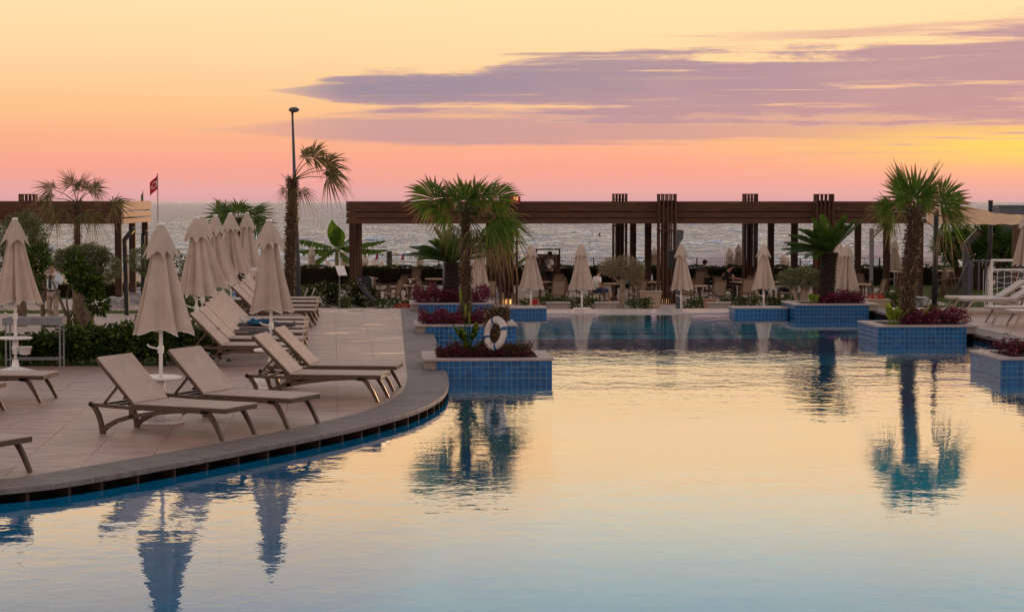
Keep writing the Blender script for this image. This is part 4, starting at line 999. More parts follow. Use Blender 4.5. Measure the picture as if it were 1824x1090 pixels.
tree('olive_tree', 'broad old olive tree with a twisted double trunk, right of the man with the tie', (XP(146, D), D, zb), [([(-.02, 0, 0), (-.1, 0, .5), (-.12, 0, 1.0), (-.05, 0, 1.6)], [.15, .13, .11, .06]), ([(.2, 0, 0), (.16, 0, .45), (.02, 0, .85), (.25, 0, 1.4)], [.13, .12, .10, .05]), ([(-.1, 0, .9), (.3, .1, 1.25), (.55, .1, 1.6)], [.06, .05, .03]), ([(-.1, 0, 1.0), (-.4, -.1, 1.5), (-.6, 0, 1.8)], [.05, .04, .02])],
     [((0, 0, 1.75), (.62, .6, .38), 1.8), ((.5, .1, 1.62), (.45, .45, .36), 1.3), ((-.32, 0, 1.78), (.36, .38, .32), 1.0), ((.15, 0, 1.95), (.55, .5, .25), 1.2)], .10, .026, olive_m, bark_m, per=1700, grp=OG)
D = 60; zb = ground_z(D)
tree('olive_tree', 'small olive bush half hidden behind the largest parasol', (XP(262, D), D, zb), [([(0, 0, 0), (0, 0, .9), (.05, 0, 1.5)], [.07, .06, .03])], [((-.2, 0, 1.75), (.36, .4, .42), 1), ((.75, .1, 1.55), (.55, .5, .5), 1.4), ((.3, 0, 1.4), (.4, .4, .4), .8)], .10, .03, olive_m, bark_m, per=1300, grp=OG)
D = 66.5; zb = ground_z(D)
tree('olive_tree', 'pale grey olive with a twisted trunk at the far pool edge', (XP(1106, D), D, zb - .1), [([(-.05, 0, 0), (0, 0, .4), (.06, 0, .8), (.02, 0, 1.2)], [.17, .13, .11, .08]), ([(.05, 0, .95), (.25, 0, 1.25), (.5, 0, 1.45)], [.07, .05, .03]), ([(.02, 0, 1.0), (-.3, 0, 1.3), (-.4, 0, 1.5)], [.06, .04, .02]), ([(.03, 0, 1.1), (.1, 0, 1.5)], [.06, .03])],
     [((0, 0, 1.62), (.68, .5, .36), 1.5), ((.42, 0, 1.45), (.42, .4, .36), 1.1), ((-.42, 0, 1.55), (.34, .4, .26), .8), ((.55, 0, 1.15), (.22, .25, .25), .4)], .10, .022, olive2_m, bark2_m, per=1150, grp=OG)
D = 57.5
tree('olive_tree', 'flat topped olive before the man in white, left of the leaning cycad', (XP(1430, D), D, -1.0), [([(.1, 0, 0), (.08, 0, .7), (.02, 0, 1.2), (.05, 0, 1.65)], [.15, .13, .12, .08]), ([(-.05, 0, .2), (-.16, 0, .9), (-.3, 0, 1.4)], [.09, .075, .05]), ([(.05, 0, 1.2), (.3, 0, 1.6)], [.06, .03])],
     [((-.08, 0, 1.72), (.62, .5, .27), 1.5), ((-.45, 0, 1.66), (.32, .35, .24), .8), ((.38, 0, 1.66), (.34, .35, .22), .8)], .085, .022, olive_m, bark2_m, per=1500, grp=OG)
# broad-leaved young tree behind the trough table
D = 41; zb = ground_z(D)
tree('ficus_tree', 'young broad-leaved tree with thin bare stems rising over the hedge', (XP(127, D), D, zb), [([(0, 0, 0), (-.06, 0, .5), (-.22, 0, .95), (-.40, 0, 1.4)], [.05, .042, .035, .02]), ([(0, 0, .3), (-.5, 0, .75), (-.95, 0, 1.0)], [.02, .015, .01]), ([(.02, 0, .2), (.18, 0, .8), (.42, 0, 1.15)], [.025, .02, .012]), ([(0, 0, .5), (-.1, 0, 1.0), (.05, 0, 1.5)], [.022, .018, .012])],
     [((.30, 0, 1.42), (.32, .3, .24), .6), ((.10, 0, 1.62), (.18, .2, .22), .28), ((.42, 0, 1.25), (.24, .25, .2), .35), ((.58, 0, .92), (.2, .2, .24), .4), ((-.03, 0, .3), (.14, .15, .36), .28), ((.12, 0, 1.86), (.14, .14, .16), .16)], .13, .06, green_m, bark_m, cat='tree', per=700)
D = 45; tree('ficus_tree', 'green leafy bush filling the gap below the rounded olive', (XP(75, D), D, ground_z(D)), [([(0, 0, 0), (0, 0, .8), (.05, 0, 1.6)], [.04, .03, .02])], [((-.08, 0, 1.9), (.26, .25, .26), .6), ((-.1, 0, 1.4), (.13, .15, .38), .35)], .13, .055, green_m, bark_m, cat='bush', per=650)
# ---- hedges
def hedge(name, label, x0, x1, y, z0, h, dp, mat, dens=260, size=.085, cat='hedge', bump_=.08, along=None):
    root = thing(name, label, cat, ((x0 + x1) / 2, y, z0)); L = x1 - x0
    MB().bbox((0, 0, h * .46), (L * .985, dp * .72, h * .9), .06).build('hedge_core', soil_m, root)
    n = int(dens * L * (h + dp)); P = np.zeros((n, 3)); k = rng.random(n) < dp / (dp + 1.15 * h)
    P[:, 0] = rng.uniform(-L / 2, L / 2, n); P[:, 1] = np.where(k, rng.uniform(-dp / 2, dp / 2, n), -dp / 2 + rng.uniform(0, .14, n)); P[:, 2] = np.where(k, h - rng.uniform(0, .12, n), rng.uniform(0, h, n))
    P[:, 2] += bump_ * np.where(k, np.sin(P[:, 0] * 3.1) * .5 + np.sin(P[:, 0] * 7.7) * .35, 0) ; P[:, 1] += bump_ * np.sin(P[:, 0] * 4.3 + P[:, 2] * 5) * .8
    N = np.where(k[:, None], np.array([0, -.2, 1.0]), np.array([0, -1.0, .35])); Dd = unit(N + rng.normal(0, .6, (n, 3)))
    Vv, Ff = leaves(P, Dd, size * rng.uniform(.6, 1.3, n), size * .5, .2, .1); q = npmesh('foliage', Vv, Ff, mat, root); return root
HD = 91.5
hedge('clipped_hedge', 'long clipped dark hedge behind the dining terrace', XP(520, HD), XP(1765, HD), HD, -1.1, .98, 1.0, hedge_m, dens=330, size=.10)
hedge('clipped_hedge', 'low clipped hedge behind the small left pergola', XP(0, 80), XP(330, 80), 80, -1.05, .62, .9, hedge_m, dens=260, size=.10)
hedge('trimmed_hedge', 'trimmed low hedge bordering the lawn behind the far loungers', XP(300, 56.5), XP(420, 56.5), 56.5, -.55, .62, .7, hedge_m, dens=300, size=.08)
# broad-leaved shrubs along the left deck edge, one plant after another
shr = 'broad-leaved shrubs of the deck-edge hedge'
def shrub(x, y, z, w_, h_, lab, mat=green_m, n=430, size=.135, grp=shr, name='leafy_shrub', stems=5, wid=.45, kind='shrub', zlo=.1):
    root = thing(name, lab, kind, (x, y, z), 0, grp); mb = MB(); P = []; Dd = []
    for k in range(stems):
        a = random.uniform(0, 6.28); l = random.uniform(.1, .42) * w_; e = (math.cos(a) * l, math.sin(a) * l, h_ * random.uniform(.7, 1.0))
        mb.tube([(math.cos(a) * .04, math.sin(a) * .04, 0), (e[0] * .5, e[1] * .5, e[2] * .55), e], [.012, .009, .005], 5)
    mb.build('stem', bark_m, root)
    q = rng.normal(0, .30, (n, 3)) * np.array([w_, w_, 0]); q[:, 2] = rng.uniform(zlo, 1.0, n) ** .8 * h_ * (1 - .25 * np.clip(np.hypot(q[:, 0], q[:, 1]) / w_, 0, 1)); q = np.clip(q, -w_ * .62, max(w_ * .62, h_ * 1.05))
    d = unit(q * np.array([1, 1, 0]) / w_ * 1.5 + rng.normal(0, .6, (n, 3)) + np.array([0, 0, .35]))
    Vv, Ff = leaves(q, d, size * rng.uniform(.55, 1.25, n), size * wid, .18, .25); npmesh('foliage', Vv, Ff, mat, root); return root
for k in range(15):
    x = XP(-6, 35.2) + k * .272; hh = (.62 if x < XP(120, 35) else .80) * random.uniform(.88, 1.1)
    shrub(x, 35.05 + random.uniform(-.1, .35), -.02, .50, hh, 'glossy broad-leaved shrub behind the grey trough table' if k < 6 else 'glossy broad-leaved shrub between the trough table and the largest parasol' if k < 10 else 'glossy broad-leaved shrub behind the largest parasol, at the hedge end')
for k in range(9): shrub(XP(318, 36.2) + .06 * math.sin(k * 2) - .10 * k, 36.2 + k * .55, -.02, .48, .62, 'dense small-leaved shrub right of the largest parasol, behind the nearer row of backrests', n=520, size=.09, grp='dense shrubs behind the lounger row')
for k in range(5): shrub(-8.1 - .1 * k, 43.0 + k * 2.0, -.1, .55, .75, 'dense small-leaved shrub far along the deck edge, among the parasol poles', n=420, size=.09, grp='dense shrubs behind the lounger row')
# low planting between pool and terrace
lowg = 'low shrubs between the pool and the dining terrace'
for a, b_, lb in [(668, 745, 'low green shrub in front of the dining tables, left of the first pergola column'), (925, 1010, 'low green shrub behind the terracotta urn'), (1010, 1075, 'low green shrub behind the white lounger backs'), (1115, 1162, 'low green shrub right of the pale olive trunk'), (1218, 1262, 'low green shrub at the foot of the grey post'), (1290, 1400, 'low green shrub in front of the men at the tables'), (1395, 1420, 'low green shrub beside the blue planter of the leaning cycad')]:
    n = max(1, int((b_ - a) / 20))
    for k in range(n): shrub(XP(a + (k + .5) * (b_ - a) / n, 65.2), 65.2 + random.uniform(-.4, .4), -.82, .42, random.uniform(.5, .66), lb, n=330, size=.10, grp=lowg, mat=green_m)
for px, D, zz in [(615, 60, -.55), (1585, 58, -.3), (1600, 58.5, -.3)]:
    shrub(XP(px, D), D, zz - .05, .4, .62, {615: 'low grassy shrub beside the first pergola plinth', 1585: 'dark shrub left of the sparse palm trunk', 1600: 'dark shrub touching the sparse palm trunk'}[px], n=380, size=.09, grp=lowg)
# white-flowered bush on the lawn
D = 70
fb = thing('flowering_bush', 'dark bush with white flowers on the lawn left of the pergola', 'bush', (XP(628 - 22, D), D, -.9)); 
crown(fb, [((-.7, 0, .42), (.7, .5, .5), 1.2), ((.2, 0, .45), (.75, .5, .5), 1.3), ((.95, 0, .35), (.5, .4, .42), .7)], .10, .05, hedge_m, 'foliage', 1500)
crown(fb, [((-.6, -.1, .5), (.72, .5, .48), 1.0), ((.5, -.1, .5), (.8, .5, .45), 1)], .07, .06, pmat('white_petal', (.75, .7, .62), rough=.8), 'flower', 70)
# planter ground cover
def cover(root, x0, x1, y0, y1, label, mat, h=.28, n=2600, size=.09, dens=1.0):
    P = np.zeros((n, 3)); P[:, 0] = rng.uniform(x0, x1, n); P[:, 1] = rng.uniform(y0, y1, n); lump = .55 + .25 * np.sin(P[:, 0] * 7.3 + y0) * np.cos(P[:, 1] * 6) + .2 * np.sin(P[:, 0] * 13)
    P[:, 2] = rng.random(n) ** .7 * h * np.clip(lump + .25, .3, 1.15)
    k = rng.random(n) < .05; P[k, 2] += rng.uniform(.02, .12, k.sum())
    d = unit(rng.normal(0, .8, (n, 3)) + np.array([0, -.1, .35])); Vv, Ff = leaves(P, d, size * rng.uniform(.5, 1.3, n), size * .34, .2, .3)
    o = npmesh('ground_cover_plant', Vv, Ff, mat, None); o.location = pl(root, 0, 0); o.rotation_euler = (0, 0, ROT); return tag(o, label, 'ground cover', None, 'stuff')
cover(P1, .24, 1.98, .24, 1.5, 'dark red leafy ground cover in the planter with the life ring', purpled_m, h=.20, n=2600, size=.085)
cover(P2, .1, 2.1, .22, 1.6, 'purple leafy ground cover in the planter of the bushy fan palm', purple_m, h=.30, n=3200, size=.095)
cover(P3, .1, 2.2, .22, 1.6, 'purple flowering ground cover around the cycad behind the bushy palm', purple_m, h=.48, n=3400, size=.10)
cover(P4, .85, 2.0, .22, 1.5, 'purple ground cover around the leaning cycad', purple_m, h=.34, n=2200, size=.10)
cover(P5, .75, 2.2, .22, 1.5, 'purple ground cover at the foot of the tall sparse palm', purple_m, h=.36, n=2800, size=.095)
cover(P6, .25, 1.9, .25, 1.5, 'dark red plants in the planter at the picture edge', purpled_m, h=.30, n=1500, size=.11)
# upright broad leaves: bird of paradise, cannas, banana
def blade(root, p, d, L, Wd, mat, droop=.15, curl=.25, name='leaf', seed=0, torn=False, petiole=.3):
    r = np.random.default_rng(seed); d = Vector(d).normalized(); side = d.cross(Vector((0, 0, 1)))
    if side.length < .15: side = Vector((math.cos(seed), math.sin(seed), 0))
    side.normalize(); mb = MB(); p = Vector(p); n = 12 if not torn else 30; cs = []
    for i in range(n + 1):
        s_ = i / n; cs.append(p + d * (L * s_) - Vector((0, 0, droop * L * s_ * s_)))
    kk = max(1, int(n * petiole)); mb.tube(cs[:kk + 1], [.012 * L ** .5] * (kk + 1), 5)
    def wd(s_): return Wd * .5 * max(math.sin(math.pi * min(max(s_, 0), 1) ** .8), .03) ** .75
    for sg in (-1, 1):
        for i in range(kk, n):
            s0_, s1_ = (i - kk) / (n - kk), (i + 1 - kk) / (n - kk)
            up_ = Vector((0, 0, curl))
            k0 = 1.0 if not torn else r.uniform(.75, 1.08); sag = Vector((0, 0, -1.0 if torn else 0)) * r.uniform(.7, 1.15)
            a0 = cs[i]; a1 = cs[i + 1] if not torn else cs[i] + (cs[i + 1] - cs[i]) * .9
            e0 = a0 + (side * sg * (.6 if torn else 1) + up_ + sag + d * (.25 if torn else 0)) * wd(s0_) * k0; e1 = a1 + (side * sg * (.6 if torn else 1) + up_ + sag + d * (.25 if torn else 0)) * wd(s1_) * k0
            m0, m1 = (a0 + e0) / 2 + Vector((0, 0, .1 * Wd)), (a1 + e1) / 2 + Vector((0, 0, .1 * Wd))
            mb.add([a0, a1, m1, m0, e0, e1], [(0, 1, 2, 3), (3, 2, 5, 4)])
    return mb.build(name, mat, root)
bpz = thing('bird_of_paradise', 'bird of paradise plant with upright leaves and one orange flower beside the palm stump', 'plant', pl(P1, .82, .8))
for k, (a, e, L) in enumerate([(-75, 48, .62), (-55, 62, .78), (-20, 66, .70), (30, 60, .80), (60, 40, .66), (85, 26, .72), (0, 50, .45), (-88, 30, .55), (50, 75, .78), (20, 38, .42), (-40, 40, .4), (-70, 74, .66)]):
    blade(bpz, (random.uniform(-.06, .06), random.uniform(-.06, .06), 0), dirv(a, e), L, .15, green_m, .12, .3, seed=k, petiole=.42)
for k, (x, L) in enumerate([(-.14, 1.25), (-.05, .98), (.02, .85)]):
    o = MB().tube([(0, .1, 0), (x * .6, .1, L * .5), (x, .1, L)], [.012, .010, .008], 6).build('stalk', green_m, bpz)
    MB().tube([(x, .1, L - .28), (x - .01, .1, L - .1), (x, .1, L)], [.012, .026, .004], 6).build('bud', lime_m, o)
MB().tube([(.05, -.05, 0), (.25, -.05, .3), (.34, -.05, .52)], [.01, .009, .008], 6).build('stalk', green_m, bpz)
fl_ = MB()
for k, (dx, dz) in enumerate([(-.03, .12), (0, .15), (.035, .13), (.015, .10)]): fl_.tube([(.34, -.05 + .01 * k, .49), (.34 + dx * .6, -.05, .49 + dz * .5), (.34 + dx, -.05, .49 + dz)], [.012, .017, .003], 5)
fl_.build('flower', pmat('orange_flower', (.75, .16, .02), (.6, .03, .02), rough=.6), bpz)
sp = thing('bird_of_paradise', 'small bird of paradise shoots just right of the life ring', 'plant', pl(P1, 1.66, .55))
for k in range(8): blade(sp, (random.uniform(-.12, .12), random.uniform(-.08, .08), 0), dirv(random.uniform(-90, 90), random.uniform(45, 80)), random.uniform(.28, .46), .085, green_m, .1, .3, seed=30 + k)
def canna(root, x, y, label, hs, mat=lime_m, wd_=.17, n=9):
    r_ = thing('canna_plant', label, 'plant', pl(root, x, y))
    for k in range(n): blade(r_, (random.uniform(-.16, .16), random.uniform(-.1, .1), 0), dirv(random.uniform(-100, 100), random.uniform(55, 84)), hs * random.uniform(.65, 1.1), wd_, mat, .22, .35, seed=k + int(x * 70))
canna(P4, .55, .5, 'lime green leafy plants left of the leaning cycad trunk', .42, wd_=.15)
canna(P5, .42, .5, 'lime green leafy plants left of the tall sparse palm trunk', .68, n=12)
canna(P5, 1.28, 1.2, 'lime green leaves just right of the sparse palm trunk', .55, n=6)
canna(P5, 1.75, 1.3, 'dark green upright leaves among purple plants under the black pole', .66, mat=green_m, n=6, wd_=.12)
canna(P6, .95, .7, 'green upright leaf at the picture edge planter', .6, mat=green_m, n=4)
def banana(label, px, D, z0, h, leaves_, wd_=.78):
    r_ = thing('banana_plant', label, 'banana plant', (XP(px, D), D, z0), 0, 'banana plants behind the hedge')
    MB().tube([(0, 0, 0), (.03, 0, h * .5), (0, 0, h)], [.16, .13, .07], 10).build('stem', pmat('banana_stem', (.20, .22, .07), (.14, .13, .05), rough=.6), r_, True)
    for k, (a, e, L, dr, t_) in enumerate(leaves_): blade(r_, (0, 0, h * .95), dirv(a, e), L, wd_, banana_m, dr, .1, seed=k, torn=t_, petiole=.10)
banana('tall banana plant with torn drooping leaves behind the hedge left of the pergola', 600, 94.5, -1.6, 2.3, [(-85, 28, 2.6, .28, True), (-90, 5, 2.3, .12, True), (-75, -22, 2.2, .12, True), (-25, 74, 1.6, .05, False), (15, 66, 1.4, .1, False), (85, 20, 2.6, .18, True), (88, 6, 2.5, .12, True), (40, 40, 1.5, .3, True), (-40, 10, 1.2, .4, True), (60, -20, 1.2, .2, True)])
banana('young banana leaf rising behind the closed parasol and wooden screen', 900, 93.5, -1.4, 1.0, [(80, 40, 1.7, .1, True), (60, 60, 1.3, .1, False), (95, 15, 1.2, .2, True)], .5)
banana('young yellow-green banana leaf between two pergola posts', 1128, 94, -1.5, .9, [(75, 52, 1.5, .02, False), (40, 20, .9, .2, False)], .42)
banana('young banana leaf behind the rear slatted column', 1338, 94, -1.5, 1.2, [(-70, 48, 1.2, .1, False), (80, -25, 1.1, .1, False), (60, 25, .9, .2, False)], .4)
banana('round-leaved yellow-green plant behind the hedge left of the first cycad', 757, 93.2, -1.4, .7, [(-30, 50, .9, .1, False), (30, 45, .9, .1, False), (80, 25, 1.0, .2, False), (-80, 25, .9, .2, False)], .55)
# yucca clump on the right
D = 86; yz = -1.1
yu = thing('yucca_clump', 'large spiky yucca clump with several bare trunks under the shade sail', 'yucca', (XP(1738, D), D, yz))
for k, (x, h_, rz_) in enumerate([(-.9, 1.7, .75), (-.35, 2.2, .85), (.2, 2.5, .85), (.75, 2.0, .8), (-.65, 2.4, .8), (.5, 2.75, .7), (1.05, 1.6, .7), (0, 1.7, .75), (-1.2, 2.1, .75), (1.2, 2.3, .75), (.35, 1.9, .8)]):
    top = (x * 1.25, random.uniform(-.5, .5), h_)
    MB().tube([(x * .35, 0, 0), (x * .8, top[1] * .5, h_ * .5), top], [.10, .08, .07], 8).build('trunk', trunk_m, yu, True)
    n = 230; d = unit(rng.normal(size=(n, 3)) + np.array([0, 0, .35])); P = np.tile(np.array([top]), (n, 1)) + d * .05
    Vv, Ff = leaves(P, d, rz_ * rng.uniform(.75, 1.1, n), .075, .12, .08); npmesh('leaf_rosette', Vv, Ff, cyc_m, yu)
yf = thing('yucca_clump', 'spiky yucca tip showing above the shade sail', 'yucca', (XP(1722, 90), 90, -1.1))
MB().tube([(0, 0, 0), (0, 0, 3.2)], .08, 8).build('trunk', trunk_m, yf, True)
n = 90; d = unit(rng.normal(size=(n, 3)) * np.array([1, 1, .6]) + np.array([0, 0, .9])); Vv, Ff = leaves(np.tile(np.array([(0, 0, 3.2)]), (n, 1)), d, rng.uniform(.5, .75, n), .05, .12); npmesh('leaf_rosette', Vv, Ff, cyc_m, yf)
# palm stump and life ring
st = thing('palm_stump', 'cut hairy palm stump with a hollow top beside the life ring', 'stump', pl(P1, 1.28, .75))
trunk_palm(st, [(0, 0, -.05), (0, 0, .35), (-.02, 0, .66), (-.02, 0, .86)], [.13, .125, .125, .135], 1100, .085, 3)
MB().ball((.13, -.03, .80), (.10, .09, .10)).build('hollow', soil_m, st, True)
n = 700; th = rng.uniform(0, 6.28, n); P = np.stack([.13 + .105 * np.cos(th), -.02 + .1 * np.sin(th), .78 + rng.uniform(-.12, .12, n)], 1); Vv, Ff = leaves(P, unit(np.stack([np.cos(th), np.sin(th), rng.normal(0, .5, n)], 1)), .075, .02); q = npmesh('stump_fibre', Vv, Ff, fibre_m, st); q['kind'] = 'stuff'
c = W(882, 592, pl(P1, 1.4, .45).y)
lr = thing('life_ring', 'white life ring with blue bands leaning on the palm stump', 'life ring', (c.x, c.y, c.z - .02), R(-46))
def torus(R0, r0, n=48, m=14, a0=0, a1=2 * math.pi, zs=1.15):
    vs = []; full = abs(a1 - a0 - 2 * math.pi) < 1e-6; k_ = n if full else n + 1
    for i in range(k_):
        a = a0 + (a1 - a0) * i / n
        for j in range(m): b_ = 2 * math.pi * j / m; rr = R0 + r0 * math.cos(b_); vs.append((rr * math.cos(a), r0 * math.sin(b_) * .85, rr * math.sin(a) * zs))
    f = [((i % k_) * m + j, (i % k_) * m + (j + 1) % m, ((i + 1) % k_) * m + (j + 1) % m, ((i + 1) % k_) * m + j) for i in range(n) for j in range(m)]
    return vs, f
MB().add(*torus(.215, .062)).build('ring_body', pmat('worn_ring_white', (.56, .52, .49), (.46, .42, .39), rough=.5, ns=9), lr, True)
for a in (20, 110, 200, 290): MB().add(*torus(.215, .0645, 4, 14, R(a - 6), R(a + 6))).build('blue_band', pmat('band_blue', (.01, .09, .22), rough=.5), lr, True)
for ch in lr.children: ch.rotation_euler = (R(-10), 0, 0)
# ================================================================== DINING TERRACE
FZ = -.985
def Z(D): return max(ground_z(D), -1.0) + .012
def make_armchair(label, loc, rz):
    r = thing('wicker_armchair', label, 'chair', loc, rz, 'armchairs at the dining tables')   # faces +Y, back on -Y
    MB().bbox((0, .02, .43), (.50, .48, .05), .012).build('seat', mesh_m, r)
    b = MB(); b.sweep([(0, -.22, .46), (0, -.27, .70), (0, -.33, .94)], .46, .022, up=(0, 1, 0)); b.build('backrest', mesh_m, r)
    f = MB()
    for s in (-1, 1): f.sweep([(s * .25, -.20, .40), (s * .25, -.27, .70), (s * .24, -.34, .97)], .035, .045, up=(0, 1, 0))
    f.sweep([(-.25, -.34, .96), (.25, -.34, .96)], .03, .05); f.build('back_frame', chair_m, r)
    for s in (-1, 1):
        MB().sweep([(s * .28, -.26, .66), (s * .285, .0, .655), (s * .28, .22, .64)], .05, .03).build('arm', chair_m, r)
        MB().sweep([(s * .28, .20, .64), (s * .27, .22, .35), (s * .265, .24, 0)], .04, .04, up=(0, 1, 0)).build('leg', chair_m, r)
        MB().sweep([(s * .25, -.22, .42), (s * .25, -.27, 0)], .04, .04, up=(0, 1, 0)).build('leg', chair_m, r)
    MB().box((0, .24, .39), (.50, .03, .06)).build('apron', chair_m, r); MB().box((0, -.2, .39), (.48, .03, .06)).build('apron', chair_m, r)
    return r
ac = None
for px, D, rz, lb in [(700, 73.2, 70, 'armchair seen from behind left of the front round table'), (709, 78, 60, 'armchair behind the left table, farther back'), (757, 78, -70, 'armchair facing left at the farther table'), (759, 73.5, -60, 'armchair facing left at the front round table'),
  (735, 86, 40, 'armchair deep under the pergola behind the left tables'), (868, 72.8, 20, 'armchair half hidden behind the bushy palm trunk'), (992, 73, 12, 'armchair with its pale back to the pool, below the standing man'), (988, 79, 30, 'armchair beyond the pale backed one, below the standing man'), (1020, 76, -80, 'armchair side-on right of the pale backed one'),
  (1062, 73.5, -75, 'armchair holding the seated man in the white shirt'), (1134, 73.0, 60, 'armchair with curved back right of the pale olive trunk'), (1150, 78, -60, 'armchair behind the pergola post right of the pale olive'), (1222, 73.5, 10, 'armchair behind the grey post and closed parasol'), (1240, 83, 30, 'armchair far back right of the grey post'), (1256, 85, -30, 'armchair far back behind the round table'),
  (1277, 72.8, 15, 'armchair with woven back in front of the man in black'), (1290, 76.5, -60, 'armchair holding the man in the black shirt'), (1330, 74.5, 10, 'dark armchair with its back to the pool, left of the last parasol'), (1348, 77.5, -40, 'armchair holding the person in the reddish shirt'),
  (1402, 74.2, 55, 'armchair holding the man in the white T-shirt near the flat olive'), (1560, 74, 60, 'armchair with a cushion right of the two closed parasols'), (1538, 80, -50, 'armchair farther back right of the two closed parasols'), (1118, 77.5, 80, 'armchair behind the pale olive, holding the person in the blue patterned top')]:
    loc = (XP(px, D), D, FZ)
    if ac is None: ac = make_armchair(lb, loc, R(rz))
    else: dup(ac, loc, R(rz), lb)
def make_table(label, loc):
    r = thing('round_table', label, 'table', loc, 0, 'round dining tables')
    MB().lathe([(.40, .70), (.43, .715), (.43, .745), (.41, .75)], 28).build('tabletop', table_m, r)
    MB().lathe([(.06, .06), (.05, .3), (.09, .70)], 12).build('column', chair_m, r)
    for k in range(4): a = k * math.pi / 2 + .6; MB().sweep([(.04 * math.cos(a), .04 * math.sin(a), .10), (.30 * math.cos(a), .30 * math.sin(a), .03)], .07, .06).build('foot', chair_m, r)
    return r
tbp = None; TB = []
for px, D, lb in [(729, 74, 'front round table between the left armchairs'), (731, 79.5, 'round table behind the front left one'), (775, 80, 'round table half hidden behind the cycad fronds'), (655, 80.5, 'round table beside the white cushioned bench'), (962, 77, 'round table below the standing man'), (1092, 75.5, 'round table in front of the seated man in white'), (1165, 77, 'round table with bottles right of the pale olive'),
  (1246, 73.5, 'round table right of the grey post'), (1318, 77, 'round table of the man in black'), (1378, 77, 'round table behind the last closed parasol'), (1532, 75, 'round table right of the two closed parasols')]:
    loc = (XP(px, D), D, FZ)
    if tbp is None: tbp = make_table(lb, loc); TB.append(tbp)
    else: TB.append(dup(tbp, loc, random.uniform(0, 1), lb))
def small(px, D, zz, kind, label, **k):
    r = thing(kind, label, k.get('cat', kind.split('_')[-1]), (XP(px, D), D, zz)); return r
for i, (px, D, lb) in enumerate([(731, 73.9, 'small dark condiment holder on the front round table'), (722, 79.4, 'small dark condiment holder on the table behind')]):
    r = small(px, D, FZ + .75, 'condiment_holder', lb); MB().bbox((0, 0, .035), (.2, .11, .07), .01).build('tray', dark_m, r); MB().lathe([(.03, .05), (.03, .15), (.012, .18)], 10).build('shaker', white_m, r)
for px, D, lb in [(1161, 77, 'small clear bottle on the table right of the pale olive'), (1306, 77, 'white napkin and cup on the table of the man in black')]:
    r = small(px, D, FZ + .75, 'table_bottle', lb, cat='bottle'); MB().lathe([(.04, 0), (.045, .1), (.035, .17), (.018, .22), (.018, .27)], 12).build('bottle_body', glass_m, r, True); MB().lathe([(.02, .26), (.02, .29)], 10).build('cap', white_m, r)
# cushioned bench
D = 77; bn = thing('garden_bench', 'wooden bench with a white cushion beside the first pergola column', 'bench', (XP(672, D), D, FZ), R(-70))
MB().bbox((0, 0, .40), (1.2, .6, .05)).build('seat', chair_m, bn); MB().bbox((0, 0, .47), (1.1, .54, .10), .03).build('cushion', canvas_m, bn)
MB().bbox((0, -.30, .72), (1.15, .16, .46), .05).build('back_cushion', canvas_m, bn)
for x in (-1, 1):
    MB().box((x * .6, 0, .64), (.07, .62, .05)).build('arm', chair_m, bn)
    for y in (-1, 1): MB().box((x * .6, y * .27, .31), (.07, .07, .62)).build('leg', chair_m, bn)
MB().box((0, -.28, .55), (1.2, .05, .7)).build('backrest', chair_m, bn)
# grey sling chaises at the terrace edge
def chaise(px, D, rz, label, z=None):
    r = thing('sling_chaise', label, 'lounge chair', (XP(px, D), D, FZ if z is None else z), R(rz), 'dark grey sling chaises')
    MB().sweep([(-.75, 0, .78), (-.5, 0, .45), (-.2, 0, .26), (.1, 0, .27), (.4, 0, .38), (.65, 0, .30)], .58, .03).build('sling', darksling_m, r, True)
    for s in (-1, 1):
        MB().tube([(-.78, s * .31, .82), (-.5, s * .31, .46), (-.2, s * .31, .27), (.1, s * .31, .28), (.4, s * .31, .39), (.68, s * .31, .30)], .022, 6).build('side_tube', dark_m, r, True)
        MB().tube([(-.3, s * .31, .3), (-.55, s * .31, 0)], .02, 6).build('leg', dark_m, r); MB().tube([(.45, s * .31, .36), (.62, s * .31, 0)], .02, 6).build('leg', dark_m, r)
chaise(680, 68.5, -12, 'dark grey sling chaise right of the first pergola column', Z(68.5)); chaise(1300, 69, -8, 'dark grey sling chaise in front of the man in black', Z(69)); chaise(1400, 66.5, 188, 'dark grey sling chaise before the man in the white T-shirt', Z(66.5)); chaise(1600, 70, 190, 'dark grey sling chaise left of the sparse palm trunk', -.85)
# round dark pot / papasan beside the post, info sign, lawn chairs
D = 76.5; r = thing('barrel_chair', 'round black barrel chair beside the first pergola column', 'chair', (XP(644, D), D, FZ))
MB().lathe([(.30, 0), (.42, .15), (.46, .45), (.42, .80), (.30, .98), (.26, .96), (.36, .75), (.38, .45)], 20).build('shell', darksling_m, r, True); MB().lathe([(.36, .38), (.36, .46)], 18).build('seat', dark_m, r)
D = 58; r = thing('info_sign', 'small white tilted information sign on a thin post on the lawn', 'sign', (XP(605, D), D, ground_z(D)))
MB().tube([(0, 0, 0), (0, 0, 1.42)], .016, 6).build('post', grey_m, r); o = MB().bbox((0, 0, 0), (.30, .025, .36), .004).build('panel', white_m, r); o.location = (.05, 0, 1.46); o.rotation_euler = (R(-35), 0, R(35))
for k, (px, lb) in enumerate([(541, 'left one of two grey shell seats on the lawn'), (554, 'right one of two grey shell seats on the lawn')]):
    D = 56.5 + k * .8; r = thing('shell_seat', lb, 'chair', (XP(px, D), D, ground_z(D)), R(8), 'grey shell seats on the lawn')
    MB().sweep([(.12, 0, .95), (.03, 0, .72), (-.06, 0, .42), (-.16, 0, .36), (-.36, 0, .38)], [.30, .38, .42, .42, .40], .03).build('shell', resinw_m, r, True)
    for a in (-1, 1):
        for b_ in (-1, 1): MB().tube([(-.12 + a * .08, b_ * .1, .36), (-.12 + a * .2, b_ * .2, 0)], .016, 6).build('leg', grey_m, r)
